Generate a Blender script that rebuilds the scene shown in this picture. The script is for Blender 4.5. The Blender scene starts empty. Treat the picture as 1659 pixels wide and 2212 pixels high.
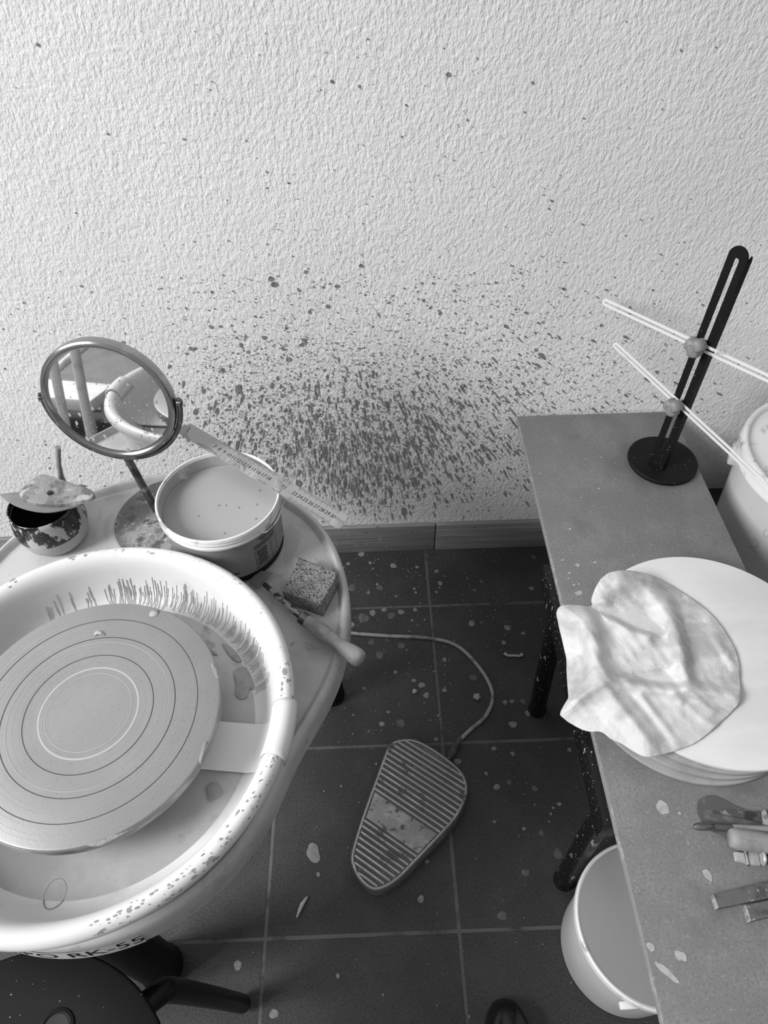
import bpy, bmesh, math, random
import numpy as np
from mathutils import Vector, Matrix
random.seed(7); rng = np.random.default_rng(7)
S = bpy.context.scene
COL = S.collection
PI = math.pi
# ------------------------------------------------------------------ camera
FPX, CAM = 1497.6, Vector((-0.118, -1.073, 1.360))
_p, _y, _r = math.radians(48.696), math.radians(0.987), math.radians(-1.136)
FWD = Vector((math.sin(_y)*math.cos(_p), math.cos(_y)*math.cos(_p), -math.sin(_p)))
_rt = Vector((math.cos(_y), -math.sin(_y), 0)); _up = _rt.cross(FWD)
RT = _rt*math.cos(_r) + _up*math.sin(_r); UP = -_rt*math.sin(_r) + _up*math.cos(_r)
cam = bpy.data.cameras.new('camera'); co = bpy.data.objects.new('camera', cam); COL.objects.link(co)
cam.sensor_fit = 'HORIZONTAL'; cam.sensor_width = 36; cam.lens = 36*FPX/1659; cam.clip_start = .02
M = Matrix((RT, UP, -FWD)).transposed().to_4x4(); M.translation = CAM; co.matrix_world = M
S.camera = co
# ------------------------------------------------------------------ light
S.view_settings.view_transform = 'Standard'; S.view_settings.look = 'None'
S.view_settings.gamma = 1; S.view_settings.use_curve_mapping = False; S.view_settings.exposure = 0.0
w = bpy.data.worlds.new('world'); S.world = w; w.use_nodes = True
w.node_tree.nodes['Background'].inputs[0].default_value = (.8, .8, .8, 1)
w.node_tree.nodes['Background'].inputs[1].default_value = 1
_n = w.node_tree.nodes; _l = w.node_tree.links      # an even room: pale ceiling above, dimmer towards the floor
_tc = _n.new('ShaderNodeTexCoord'); _sx = _n.new('ShaderNodeSeparateXYZ'); _mr = _n.new('ShaderNodeMapRange')
_mr.inputs[1].default_value = -.1; _mr.inputs[2].default_value = 1; _mr.inputs[3].default_value = .15; _mr.inputs[4].default_value = .56
_l.new(_tc.outputs['Generated'], _sx.inputs[0]); _l.new(_sx.outputs[2], _mr.inputs[0]); _l.new(_mr.outputs[0], _n['Background'].inputs[0])
def area(loc, tgt, size, power, sy=None):
    l = bpy.data.lights.new('window_light', 'AREA'); l.energy = power; l.shape = 'RECTANGLE'
    l.size = size; l.size_y = sy or size
    o = bpy.data.objects.new('window_light', l); COL.objects.link(o); o.location = loc
    o.rotation_euler = (Vector(tgt)-Vector(loc)).to_track_quat('-Z', 'Y').to_euler()
area((-3.4, -1.95, 3.0), (-.05, -.3, .5), 1.5, 240, 1.8)
# ------------------------------------------------------------------ picking points: a pixel of the photograph on a plane of the place
def ray(px, py): return FWD*FPX + RT*(px-829.5) - UP*(py-1106)
def at(px, py, z):
    d = ray(px, py); return CAM + d*((z-CAM.z)/d.z)
def at_y(px, py, y):
    d = ray(px, py); return CAM + d*((y-CAM.y)/d.y)
def at_pl(px, py, p0, n):
    d = ray(px, py); return CAM + d*((Vector(p0)-CAM).dot(n)/d.dot(n))
# ------------------------------------------------------------------ helpers
def link(name, me, m=None, parent=None, smooth=None):
    o = bpy.data.objects.new(name, me); COL.objects.link(o)
    if m: me.materials.append(m)
    if parent:
        o.parent = parent
        o.matrix_parent_inverse = parent.matrix_world.inverted() if parent.type != 'EMPTY' else Matrix.Translation(-Vector(parent.location))
    if smooth is not None:
        me.shade_smooth(); me.set_sharp_from_angle(angle=math.radians(smooth))
    return o
def thing(name, label, cat, loc=(0, 0, 0), group=None):
    o = bpy.data.objects.new(name, None); COL.objects.link(o); o.location = loc; o.empty_display_size = .05
    o['label'] = label; o['category'] = cat
    if group: o['group'] = group
    return o
def tag(o, label, cat, group=None):
    o['label'] = label; o['category'] = cat
    if group: o['group'] = group
    return o
def struct(o): o['kind'] = 'structure'; return o
def pydata(name, vs, fs):
    me = bpy.data.meshes.new(name); me.from_pydata([tuple(v) for v in vs], [], fs); me.update(); return me
def lathe(name, c, prof, m, parent=None, seg=96, a0=0, a1=360, smooth=35, axis=None, closed=False, caps=True):
    """prof: list of (r, h) from outside bottom over top; axis: local Z direction"""
    full = abs(a1-a0) >= 359.9; n = seg if full else seg+1
    vs, fs = [], []
    q = Vector(axis).to_track_quat('Z', 'Y') if axis is not None else None
    c = Vector(c)
    for r, h in prof:
        for k in range(n):
            a = math.radians(a0+(a1-a0)*k/seg); v = Vector((r*math.cos(a), r*math.sin(a), h))
            if q: v = q @ v
            vs.append(c+v)
    P = len(prof); rows = P if closed else P-1
    for i in range(rows):
        j = (i+1) % P
        for k in range(seg):
            k2 = (k+1) % n if full else k+1
            fs.append((i*n+k, i*n+k2, j*n+k2, j*n+k))
    if full and not closed and caps:
        if prof[0][0] > 1e-5: fs.append(tuple(range(n))[::-1])
        if prof[-1][0] > 1e-5: fs.append(tuple((P-1)*n+k for k in range(n)))
    if not full and closed:
        fs.append(tuple(i*n for i in range(P))); fs.append(tuple(i*n+seg for i in range(P))[::-1])
    me = pydata(name, vs, fs)
    bm = bmesh.new(); bm.from_mesh(me); bmesh.ops.remove_doubles(bm, verts=bm.verts, dist=1e-6)
    bmesh.ops.recalc_face_normals(bm, faces=bm.faces); bm.to_mesh(me); bm.free()
    return link(name, me, m, parent, smooth)
def box(name, lo, hi, m, parent=None, bev=0, rot=None, seg=2, link_=True):
    bm = bmesh.new(); bmesh.ops.create_cube(bm, size=1)
    lo, hi = Vector(lo), Vector(hi); s = hi-lo; c = (lo+hi)/2
    for v in bm.verts: v.co = Vector((v.co.x*s.x, v.co.y*s.y, v.co.z*s.z))
    if bev: bmesh.ops.bevel(bm, geom=bm.edges[:], offset=bev, segments=seg, profile=.5, affect='EDGES')
    for v in bm.verts: v.co = (rot @ v.co if rot else v.co) + c
    me = bpy.data.meshes.new(name); bm.to_mesh(me); bm.free()
    return link(name, me, m, parent, 35)
def prism(name, pts, z0, z1, m, parent=None, bev=0, frame=None, holes=None):
    """outline extruded; frame = (origin, u, v, n)"""
    bm = bmesh.new()
    vs = [bm.verts.new((x, y, z0)) for x, y in pts]
    if holes:
        es = [bm.edges.new((vs[i], vs[(i+1) % len(vs)])) for i in range(len(vs))]
        for h in holes:
            hv = [bm.verts.new((x, y, z0)) for x, y in h]; es += [bm.edges.new((hv[i], hv[(i+1) % len(hv)])) for i in range(len(hv))]
        r = bmesh.ops.triangle_fill(bm, edges=es, use_beauty=True)
        faces = [f for f in bm.faces]
    else:
        faces = [bm.faces.new(vs)]
    r = bmesh.ops.extrude_face_region(bm, geom=faces)
    for v in r['geom']:
        if isinstance(v, bmesh.types.BMVert): v.co.z = z1
    bmesh.ops.recalc_face_normals(bm, faces=bm.faces)
    if bev:
        top = max(z0, z1)
        es = [e for e in bm.edges if len(e.link_faces) == 2 and e.calc_face_angle(0) > .7 and abs(e.verts[0].co.z-top) < 1e-6 and abs(e.verts[1].co.z-top) < 1e-6]
        bmesh.ops.bevel(bm, geom=es, offset=bev, segments=3, profile=.5, affect='EDGES')
    if frame:
        o, u, v, n = [Vector(a) for a in frame]
        for w_ in bm.verts: w_.co = o+u*w_.co.x+v*w_.co.y+n*w_.co.z
        bmesh.ops.recalc_face_normals(bm, faces=bm.faces)
    me = bpy.data.meshes.new(name); bm.to_mesh(me); bm.free()
    return link(name, me, m, parent, 35)
def catmull(P, n=8, closed=False):
    P = [Vector(p) for p in P]; out = []; N = len(P)
    rngi = range(N if closed else N-1)
    for i in rngi:
        if closed: a, b, c, d = P[(i-1) % N], P[i], P[(i+1) % N], P[(i+2) % N]
        else: a, b, c, d = P[max(i-1, 0)], P[i], P[i+1], P[min(i+2, N-1)]
        for k in range(n):
            t = k/n
            out.append(.5*((2*b)+(c-a)*t+(2*a-5*b+4*c-d)*t*t+(3*b-a-3*c+d)*t**3))
    if not closed: out.append(P[-1])
    return out
def tube(name, pts, rad, m, parent=None, seg=12, n=6, closed=False, smooth_path=True, flat=1.0, up=(0, 0, 1)):
    Q = catmull(pts, n, closed) if smooth_path else [Vector(p) for p in pts]
    N = len(Q); vs, fs = [], []
    rr = rad if callable(rad) else (lambda t: rad)
    prev = None
    for i, p in enumerate(Q):
        if closed: t = (Q[(i+1) % N]-Q[i-1]).normalized()
        else: t = (Q[min(i+1, N-1)]-Q[max(i-1, 0)]).normalized()
        if prev is None:
            u = Vector(up).cross(t)
            if u.length < 1e-3: u = Vector((1, 0, 0)).cross(t)
        else: u = prev - t*prev.dot(t)
        u.normalize(); prev = u; v = t.cross(u); r = rr(i/max(N-1, 1))
        for k in range(seg):
            a = 2*PI*k/seg; vs.append(p+u*(r*math.cos(a))+v*(r*flat*math.sin(a)))
    for i in range(N if closed else N-1):
        j = (i+1) % N
        for k in range(seg): fs.append((i*seg+k, i*seg+(k+1) % seg, j*seg+(k+1) % seg, j*seg+k))
    if not closed: fs += [tuple(range(seg))[::-1], tuple((N-1)*seg+k for k in range(seg))]
    return link(name, pydata(name, vs, fs), m, parent, 40)
def text_mesh(body, size, font_shear=0):
    c = bpy.data.curves.new('t', 'FONT'); c.body = body; c.size = size; c.align_x = 'CENTER'; c.align_y = 'CENTER'
    c.resolution_u = 3; c.shear = font_shear
    o = bpy.data.objects.new('t', c); COL.objects.link(o)
    dg = bpy.context.evaluated_depsgraph_get(); dg.update()
    me = bpy.data.meshes.new_from_object(o.evaluated_get(dg))
    vs = [v.co.copy() for v in me.vertices]; fs = [tuple(p.vertices) for p in me.polygons]
    bpy.data.objects.remove(o); bpy.data.curves.remove(c); bpy.data.meshes.remove(me)
    return vs, fs
# ------------------------------------------------------------------ materials
def lin(s):  # 0..255 display grey to linear
    s /= 255.; return s/12.92 if s < .04045 else ((s+.055)/1.055)**2.4
def mat(name, g, rough=.6, metal=0, layers=(), bump=None, coat=0, spec=.5, bumps=()):
    """layers: (grey, scale, lo, hi, detail, (sx,sy,sz)) noise patches of another grey over the base"""
    m = bpy.data.materials.new(name); m.use_nodes = True; nt = m.node_tree; N = nt.nodes; L = nt.links
    b = N['Principled BSDF']; b.inputs['Roughness'].default_value = rough; b.inputs['Metallic'].default_value = metal
    b.inputs['Coat Weight'].default_value = coat; b.inputs['Specular IOR Level'].default_value = spec
    tc = N.new('ShaderNodeTexCoord')
    prev = None
    def noise(scale, detail, st, kind='noise'):
        mp = N.new('ShaderNodeMapping'); mp.inputs['Scale'].default_value = st; L.new(tc.outputs['Object'], mp.inputs[0])
        if kind == 'noise':
            t = N.new('ShaderNodeTexNoise'); t.inputs['Scale'].default_value = scale; t.inputs['Detail'].default_value = detail
            t.inputs['Roughness'].default_value = .6
        else:
            t = N.new('ShaderNodeTexVoronoi'); t.inputs['Scale'].default_value = scale
        L.new(mp.outputs[0], t.inputs['Vector']); return t
    b.inputs['Base Color'].default_value = (g, g, g, 1)
    for ly in layers:
        g2, scale, lo, hi = ly[:4]; det = ly[4] if len(ly) > 4 else 4; st = ly[5] if len(ly) > 5 else (1, 1, 1)
        kind = ly[6] if len(ly) > 6 else 'noise'
        t = noise(scale, det, st, kind)
        mr = N.new('ShaderNodeMapRange'); mr.inputs[1].default_value = lo; mr.inputs[2].default_value = hi
        mr.interpolation_type = 'SMOOTHSTEP'
        L.new(t.outputs[0], mr.inputs[0])
        mx = N.new('ShaderNodeMix'); mx.data_type = 'RGBA'
        if prev: L.new(prev, mx.inputs[6])
        else: mx.inputs[6].default_value = (g, g, g, 1)
        mx.inputs[7].default_value = (g2, g2, g2, 1); L.new(mr.outputs[0], mx.inputs[0]); prev = mx.outputs[2]
    if prev: L.new(prev, b.inputs['Base Color'])
    pb = None
    for bp in ([bump] if bump else [])+list(bumps):
        t = noise(bp[0], bp[3] if len(bp) > 3 else 4, bp[4] if len(bp) > 4 else (1, 1, 1))
        bn = N.new('ShaderNodeBump'); bn.inputs['Strength'].default_value = bp[1]; bn.inputs['Distance'].default_value = bp[2]
        L.new(t.outputs[0], bn.inputs['Height'])
        if pb: L.new(pb, bn.inputs['Normal'])
        pb = bn.outputs[0]
    if pb: L.new(pb, b.inputs['Normal'])
    m['out'] = 1
    return m
WALL_X0, WALL_Z0 = -.20, .95
def wall_material():
    m = mat('plaster', .80, .85, layers=((.75, 3, .35, .7, 3),), bump=(200, .62, .0036, 2, (1, 1, .6)), bumps=((42, .22, .005, 2),))
    nt = m.node_tree; N = nt.nodes; L = nt.links; b = N['Principled BSDF']
    src = b.inputs['Base Color'].links[0].from_socket
    tc = N.new('ShaderNodeTexCoord'); sp = N.new('ShaderNodeSeparateXYZ'); L.new(tc.outputs['Object'], sp.inputs[0])
    def math_(op, a, c=None, d=None):
        n = N.new('ShaderNodeMath'); n.operation = op
        for i, v in enumerate((a, c, d)):
            if v is None: continue
            if isinstance(v, (int, float)): n.inputs[i].default_value = v
            else: L.new(v, n.inputs[i])
        return n.outputs[0]
    X, Z = sp.outputs[0], sp.outputs[2]
    dx = math_('SUBTRACT', X, WALL_X0); dz = math_('SUBTRACT', WALL_Z0, Z)
    ang = math_('ARCTAN2', dx, dz)
    rad = math_('SQRT', math_('ADD', math_('MULTIPLY', dx, dx), math_('MULTIPLY', dz, dz)))
    cb = N.new('ShaderNodeCombineXYZ'); L.new(math_('MULTIPLY', ang, 46), cb.inputs[0]); L.new(math_('MULTIPLY', rad, 11), cb.inputs[1])
    t = N.new('ShaderNodeTexNoise'); t.inputs['Scale'].default_value = 2.6; t.inputs['Detail'].default_value = 5; t.inputs['Roughness'].default_value = .68
    L.new(cb.outputs[0], t.inputs['Vector'])
    # density of the splash: centred low on the wall
    gx = math_('DIVIDE', math_('SUBTRACT', X, math_('SUBTRACT', -.09, math_('MULTIPLY', Z, .26))), .27)
    zz = math_('SUBTRACT', Z, .28)
    gz = math_('DIVIDE', zz, .24)
    q = math_('ADD', math_('MULTIPLY', gx, gx), math_('MULTIPLY', gz, gz))
    dens = math_('EXPONENT', math_('MULTIPLY', q, -1.0))
    thr = math_('SUBTRACT', .72, math_('MULTIPLY', dens, .28))
    dif = math_('SUBTRACT', t.outputs[0], thr)
    mr = N.new('ShaderNodeMapRange'); mr.inputs[1].default_value = 0; mr.inputs[2].default_value = .07; L.new(dif, mr.inputs[0])
    t2 = N.new('ShaderNodeTexNoise'); t2.inputs['Scale'].default_value = 4; t2.inputs['Detail'].default_value = 5
    L.new(cb.outputs[0], t2.inputs['Vector'])
    thin = math_('MULTIPLY', mr.outputs[0], math_('ADD', .25, math_('MULTIPLY', t2.outputs[0], 1.1)))
    wash = math_('MULTIPLY', dens, .33)
    f = math_('MINIMUM', math_('MAXIMUM', thin, wash), .93)
    mx = N.new('ShaderNodeMix'); mx.data_type = 'RGBA'; L.new(src, mx.inputs[6]); mx.inputs[7].default_value = (.15, .15, .15, 1)
    L.new(f, mx.inputs[0]); L.new(mx.outputs[2], b.inputs['Base Color'])
    return m
m_wall = wall_material()
m_drop = mat('dried_clay_splash', .185, .85, layers=((.26, 60, .4, .7, 3),), bump=(200, .5, .0036, 2, (1, 1, .6)))
m_tile = mat('dark_tile', .034, .62, layers=((.055, 7, .4, .75, 5), (.075, 380, .52, .74, 2), (.014, 300, .54, .70, 2), (.055, 16, .55, .8, 6)), bump=(260, .35, .002, 4))
m_grout = mat('grout', .12, .9, layers=((.045, 14, .50, .68, 5),), bump=(300, .5, .002))
m_base = mat('baseboard_wood', .20, .55, layers=((.28, 26, .42, .62, 6, (.22, 1, 6)), (.13, 60, .52, .7, 5, (.06, 1, 5))), bump=(120, .2, .001, 4, (.1, 1, 3)))
m_white = mat('white_plastic', .70, .38, layers=((.70, 9, .5, .75, 5),), spec=.4)
m_body = mat('clay_smeared_plastic', .50, .5, layers=((.34, 7, .46, .70, 6), (.30, 30, .64, .70, 4), (.2, 160, .70, .74, 2), (.42, 22, .55, .62, 5, (1, .4, 1))))
m_pan = mat('splash_pan_plastic', .70, .36, layers=((.58, 10, .56, .7, 6),), spec=.4)
m_drip = mat('slip_drip', .58, .4)
m_panfloor = mat('slip_coated_plastic', .36, .38, layers=((.45, 6, .45, .62, 6), (.27, 11, .58, .64, 5), (.37, 40, .6, .66, 4)), bump=(60, .25, .002, 3))
m_head = mat('cast_aluminium', .28, .42, metal=.25, layers=((.32, 5, .4, .7, 5), (.20, 500, .62, .72, 2)), bump=(350, .12, .0008))
m_headside = mat('clay_dark_metal', .22, .45, metal=.2, layers=((.36, 16, .5, .6, 5, (1, 1, 3)), (.10, 12, .52, .62, 5)))
m_groove = mat('groove_black', .03, .6)
m_mark = mat('turning_mark', .34, .42, metal=.25)
m_ring = mat('worn_ring', .46, .4, metal=.2)
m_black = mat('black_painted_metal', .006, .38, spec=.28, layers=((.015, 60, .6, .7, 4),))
m_blackp = mat('black_plastic', .006, .6, spec=.18, layers=((.35, 260, .755, .77, 1),), bump=(500, .15, .0008))
m_blacksp = mat('black_splashed', .007, .36, spec=.3, layers=((.35, 80, .65, .665, 3, (1, 1, .35)), (.45, 260, .72, .73, 1)))
m_board = mat('hardboard', .165, .75, layers=((.20, 14, .42, .68, 6), (.135, 280, .48, .68, 3), (.27, 340, .60, .74, 2), (.13, 9, .55, .7, 6)), bump=(220, .3, .0015, 5))
m_edge = mat('board_edge', .24, .8, layers=((.36, 60, .5, .65, 4),), bump=(200, .4, .002))
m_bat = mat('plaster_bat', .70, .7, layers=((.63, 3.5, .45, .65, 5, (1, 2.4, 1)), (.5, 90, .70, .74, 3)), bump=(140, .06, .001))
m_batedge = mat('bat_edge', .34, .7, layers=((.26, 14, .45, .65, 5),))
m_cloth = mat('stiff_cloth', .60, .85, layers=((.44, 18, .44, .62, 6, (.6, 1, 1)), (.68, 26, .5, .7, 5)), bump=(420, .45, .0016, 5), bumps=((55, .5, .004, 4, (.45, 1, 1)),))
m_slip = mat('clay_slip', .33, .25, layers=((.35, 4, .3, .7, 2),), spec=.5)
m_pail = mat('pail_plastic', .78, .32, layers=((.42, 26, .56, .66, 5, (1, 1, 1.5)),), spec=.4)
m_pailin = mat('pail_inner_clay', .40, .45, layers=((.66, 16, .52, .6, 5, (1, 1, .5)), (.24, 22, .6, .66, 4)))
m_label = mat('pail_label', .22, .5, layers=((.27, 12, .45, .6, 4), (.16, 40, .66, .7, 3)))
m_lidgrey = mat('grey_lid', .30, .45, layers=((.26, 8, .4, .7, 4),))
m_tub = mat('tub_plastic', .58, .36, layers=((.52, 8, .4, .7, 3),), spec=.4)
m_ink = mat('black_ink', .012, .5)
m_inksoft = mat('faded_ink', .12, .6)
m_steel = mat('steel_clay', .36, .38, metal=.35, layers=((.46, 16, .5, .6, 5), (.3, 9, .55, .65, 4)))
m_steeldk = mat('dark_steel', .13, .3, metal=.7, layers=((.34, 60, .55, .62, 4), (.06, 30, .5, .6, 4)))
m_chrome = mat('chrome', .34, .20, metal=.95, layers=((.40, 40, .55, .62, 4),))
m_wood = mat('pale_wood', .27, .6, layers=((.20, 40, .45, .62, 5, (1, 1, 1)), (.33, 18, .55, .7, 4)), bump=(120, .2, .001))
m_wooddk = mat('dark_wood', .105, .6, layers=((.06, 50, .5, .65, 5), (.26, 120, .62, .68, 4)), bump=(150, .25, .001))
m_woodend = mat('clay_dusted_wood_end', .32, .75, layers=((.16, 90, .5, .6, 4),))
m_blade = mat('clay_dulled_steel', .17, .5, layers=((.28, 60, .55, .65, 4),))
m_shank = mat('clay_coated_steel', .33, .5, layers=((.03, 70, .52, .58, 5),))
m_sponge = mat('cellulose_sponge', .27, .9, layers=((.20, 60, .4, .6, 4), (.05, 330, .30, .18, 0, (1, 1, 1), 'vor'), (.08, 190, .22, .12, 0, (1, 1, 1), 'vor')), bump=(400, .4, .002))  # dark cells put the shade inside the pores into the colour
m_ribm = mat('pale_rib_metal', .40, .4, metal=.15, layers=((.52, 40, .5, .66, 6), (.12, 30, .56, .66, 4)), bump=(300, .4, .0012))  # ribs and bead paler than the tread plate between them
m_panelm = mat('worn_panel', .30, .5, layers=((.42, 26, .48, .6, 6), (.09, 60, .55, .65, 5)), bump=(260, .6, .002))
m_pedal = mat('pedal_metal', .11, .42, metal=.15, layers=((.15, 26, .56, .68, 6), (.2, 90, .62, .7, 5)), bump=(300, .4, .0012))
m_cable = mat('grey_cable', .31, .6, layers=((.15, 40, .5, .62, 4),))
m_strain = mat('dark_rubber', .085, .5, layers=((.13, 60, .5, .6, 4),))
m_glaze = mat('black_glaze_with_slip', .010, .18, layers=((.40, 42, .52, .56, 6, (1, 1, .6)), (.55, 330, .72, .74, 1)), spec=.6, bump=(42, .3, .002, 5))
m_raw = mat('speckled_clay', .40, .7, layers=((.16, 330, .64, .70, 2), (.48, 8, .5, .7, 4)), bump=(300, .2, .001))
m_dark = mat('dark_inside', .006, .6)
m_rib = mat('clay_caked_rib', .26, .7, layers=((.13, 32, .5, .62, 6), (.42, 22, .55, .62, 5)), bump=(60, .8, .004, 5))
m_ribgrey = mat('grey_rubber_rib', .15, .5, layers=((.20, 14, .4, .7, 4),))
m_batdk = mat('clay_crusted_disc', .15, .7, layers=((.30, 20, .5, .58, 6), (.09, 40, .55, .62, 5), (.5, 150, .66, .69, 3)), bump=(60, .4, .003, 5))
m_knob = mat('grey_knob_plastic', .22, .5, layers=((.32, 50, .6, .7, 4),))
m_arm = mat('white_gauge_plastic', .70, .5, layers=((.38, 22, .60, .68, 5),))
m_spot = mat('dried_slip_spot', .20, .8, layers=((.26, 120, .4, .7, 3),))
m_spotd = mat('faint_slip_spot', .095, .8, layers=((.14, 120, .4, .7, 3),))
m_spotl = mat('pale_clay_spot', .42, .85, layers=((.32, 120, .4, .7, 3),))
m_smear = mat('wet_clay_smear', .30, .45, layers=((.24, 80, .4, .7, 4),))
m_mirror = bpy.data.materials.new('mirror_glass'); m_mirror.use_nodes = True
_b = m_mirror.node_tree.nodes['Principled BSDF']; _b.inputs['Metallic'].default_value = 1; _b.inputs['Roughness'].default_value = .02
_b.inputs['Base Color'].default_value = (.82, .82, .82, 1)
m_rack = mat('white_tube_paint', .75, .4, layers=((.6, 20, .5, .7, 4),))
m_shoe = mat('black_shoe_leather', .008, .3, layers=((.35, 300, .76, .775, 1),))
# ------------------------------------------------------------------ the setting
wall = struct(box('wall_back', (-2.8, .003, 0), (1.9, .12, 2.7), m_wall))
# floor: grout bed with tiles of 33 cm
T = .33; G = .0045
floor = struct(box('floor', (-2.8, -3.2, -.06), (1.9, .003, -.0007), m_grout))
tm = {}
def tile(x0, y0, x1, y1):
    key = (round(x1-x0, 3), round(y1-y0, 3))
    if key not in tm:
        o = box('tile', (-(x1-x0)/2, -(y1-y0)/2, -.010), ((x1-x0)/2, (y1-y0)/2, 0), m_tile, None, bev=.0012, seg=1)
        tm[key] = o.data
    else:
        o = bpy.data.objects.new('tile', tm[key]); COL.objects.link(o)
    o.parent = floor; o.location = ((x0+x1)/2, (y0+y1)/2, random.uniform(-.0004, .0002))
ys = [0, -.174]+[-.174-T*k for k in range(1, 9)]
for j in range(len(ys)-1):
    for i in range(-8, 5):
        tile(i*T+G/2, ys[j+1]+G/2, (i+1)*T-G/2, ys[j]-G/2)
# baseboard planks
bb = struct(box('baseboard_back', (-2.8, .0005, .001), (1.9, .0029, .088), m_grout))
for x0, x1 in ((-2.4, -1.18), (-1.178, .0222), (.0245, 1.25)):
    box('plank', (x0, -.010, .0005), (x1, .0004, .095), m_base, bb, bev=.0015)
for x, z in ((-.035, .075), (.07, .083), (.118, .082)):
    lathe('nail_hole', (x, -.0101, z), [(.0016, 0), (.0016, .0002)], m_ink, bb, seg=8, axis=(0, -1, 0))
# ------------------------------------------------------------------ splashes (uncountable)
def blob(cx, cy, r, el, ang, tail, n=9):
    if r > .003: n = max(n, 18)
    pts = []; p1, p2, p3 = [random.uniform(0, 6.28) for _ in range(3)]; j = .5 if r < .0012 else 1
    for k in range(n):
        a = 2*PI*k/n; s = r*(1+j*(.10*math.sin(2*a+p1)+.07*math.sin(3*a+p2)+.05*math.sin(5*a+p3)))
        x = s*math.cos(a); y = s*el*math.sin(a)
        if y < 0: y *= 1+tail; x *= (1-.35*min(tail, 1.5)*min(1, -y/(r*el*(1+tail)+1e-9)))
        pts.append((cx+x*math.cos(ang)-y*math.sin(ang), cy+x*math.sin(ang)+y*math.cos(ang)))
    return pts
def flat_blobs(name, blobs, fn, m, parent=None):
    vs, fs = [], []
    for b in blobs:
        i = len(vs); vs += [fn(x, y) for x, y in b]; fs.append(tuple(range(i, i+len(b))))
    return link(name, pydata(name, vs, fs), m, parent)
B = []
def wall_theta(x, z): return max(-.35, min(1.0, math.atan2(x-WALL_X0, max(.12, WALL_Z0-z))*1.0))
N0 = 0
while N0 < 11500:
    x = random.gauss(-.17, .29); z = random.gauss(.46, .17) if random.random() < .93 else random.uniform(.5, 1.12)
    if z < .1 or z > 1.1 or x > .62 or x < -1.0: continue
    if x < -.45 and random.random() < .45: continue
    if z < .32 and random.random() < .4: continue
    th = wall_theta(x, z)
    r = min(.0044, .00066*math.exp(random.gauss(-.12, .58)))
    if z > .75: r = min(r*.7, .0018)
    low = max(0, min(1, (.66-z)/.3)); far = max(0, min(1, (x+.02)/.25))
    el = 1.05+random.random()*(2.2*low+.8*far); tail = random.random()*(1.6*low+1.3*far)
    B.append(blob(x, z, r, el, th if (low+far) > .2 else random.uniform(0, 3), tail)); N0 += 1
for _ in range(700):   # dense streaks
    x = random.gauss(-.13, .17); z = random.gauss(.33, .11)
    if z < .11: continue
    B.append(blob(x, z, random.uniform(.0009, .0019), random.uniform(2.6, 6.5), wall_theta(x, z), 1.0))
for px, py, r, el in ((515, 840, .0075, 2.0), (585, 603, .006, 1), (655, 735, .005, 1), (668, 675, .004, 1), (780, 575, .0045, 1), (872, 1105, .009, 1.8), (895, 1040, .0075, 2.4), (762, 1055, .009, 1.6), (645, 1045, .008, 2), (968, 162, .004, 1), (717, 177, .003, 1), (775, 187, .0026, 1), (660, 588, .004, 1.), (455, 707, .006, .7), (232, 290, .0022, 1), (877, 228, .002, 1.2), (950, 678, .005, .7), (80, 97, .0026, 1.1), (592, 615, .008, .8), (848, 640, .005, .4), (840, 655, .006, .3), (1130, 830, .004, 1.8), (965, 1085, .004, 1.6), (1118, 795, .003, 2.2), (1105, 575, .0025, 1.6), (570, 730, .006, .8), (520, 745, .004, 1), (480, 800, .005, 1.2)):
    p = at_y(px, py, 0); B.append(blob(p.x, p.z, r*.72, el, wall_theta(p.x, p.z), .5, 14))
o = flat_blobs('clay_splash', B, lambda x, z: (x, .0026-.0010*random.random()-.0002, z), m_drop, wall); o['kind'] = 'stuff'
def floor_blobs(name, L_, m, h=.0009, ext=.08):
    vs, fs = [], []
    for b in L_:
        i = len(vs); n = len(b); cx = sum(p[0] for p in b)/n; cy = sum(p[1] for p in b)/n
        vs += [(x, y, .0004) for x, y in b]+[(cx+(x-cx)*(1-ext*2), cy+(y-cy)*(1-ext*2), h) for x, y in b]
        fs.append(tuple(range(i+n, i+2*n)))
        for k in range(n): fs.append((i+k, i+(k+1) % n, i+n+(k+1) % n, i+n+k))
    o = link(name, pydata(name, vs, fs), m, floor, 20); o['kind'] = 'stuff'; return o
fb, fd = [], []
for px, py, s in ((781, 1197, 9), (850, 1222, 9), (800, 1216, 5), (752, 1218, 5), (901, 1225, 5), (943, 1234, 6), (951, 1260, 7), (796, 1280, 5), (895, 1272, 4.5), (898, 1280, 4), (943, 1279, 4), (805, 1324, 9), (866, 1322, 8), (897, 1317, 6), (830, 1317, 7), (1148, 1271, 7), (1019, 1347, 9), (1096, 1356, 8.5), (1130, 1368, 5), (960, 1425, 6), (1088, 1388, 6), (894, 1470, 5.5), (911, 1480, 8), (921, 1502, 7.5), (960, 1491, 6), (854, 1452, 5), (1106, 1515, 5.5), (1091, 1517, 6), (1108, 1565, 9), (825, 1564, 6.5), (839, 1538, 4), (942, 1597, 5), (1067, 1617, 5.5), (1107, 1628, 5), (1050, 1671, 4.5), (1073, 1700, 7), (988, 1645, 8), (1132, 1790, 4), (1208, 1737, 4.5), (688, 1889, 4.5), (909, 1942, 7), (514, 2085, 8), (592, 2190, 8), (1068, 1775, 3.5), (1140, 1541, 7), (1195, 1745, 3), (813, 1650, 3), (1190, 1758, 3), (730, 2108, 4), (762, 1185, 5), (830, 1188, 4), (725, 1240, 4), (815, 1262, 4), (1010, 1250, 3), (890, 1340, 4), (760, 1350, 8), (1230, 1620, 5)):
    p = at(px, py, 0); fb.append(blob(p.x, p.y, s*.00085, 1, random.random()*6, 0, 18))
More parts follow.
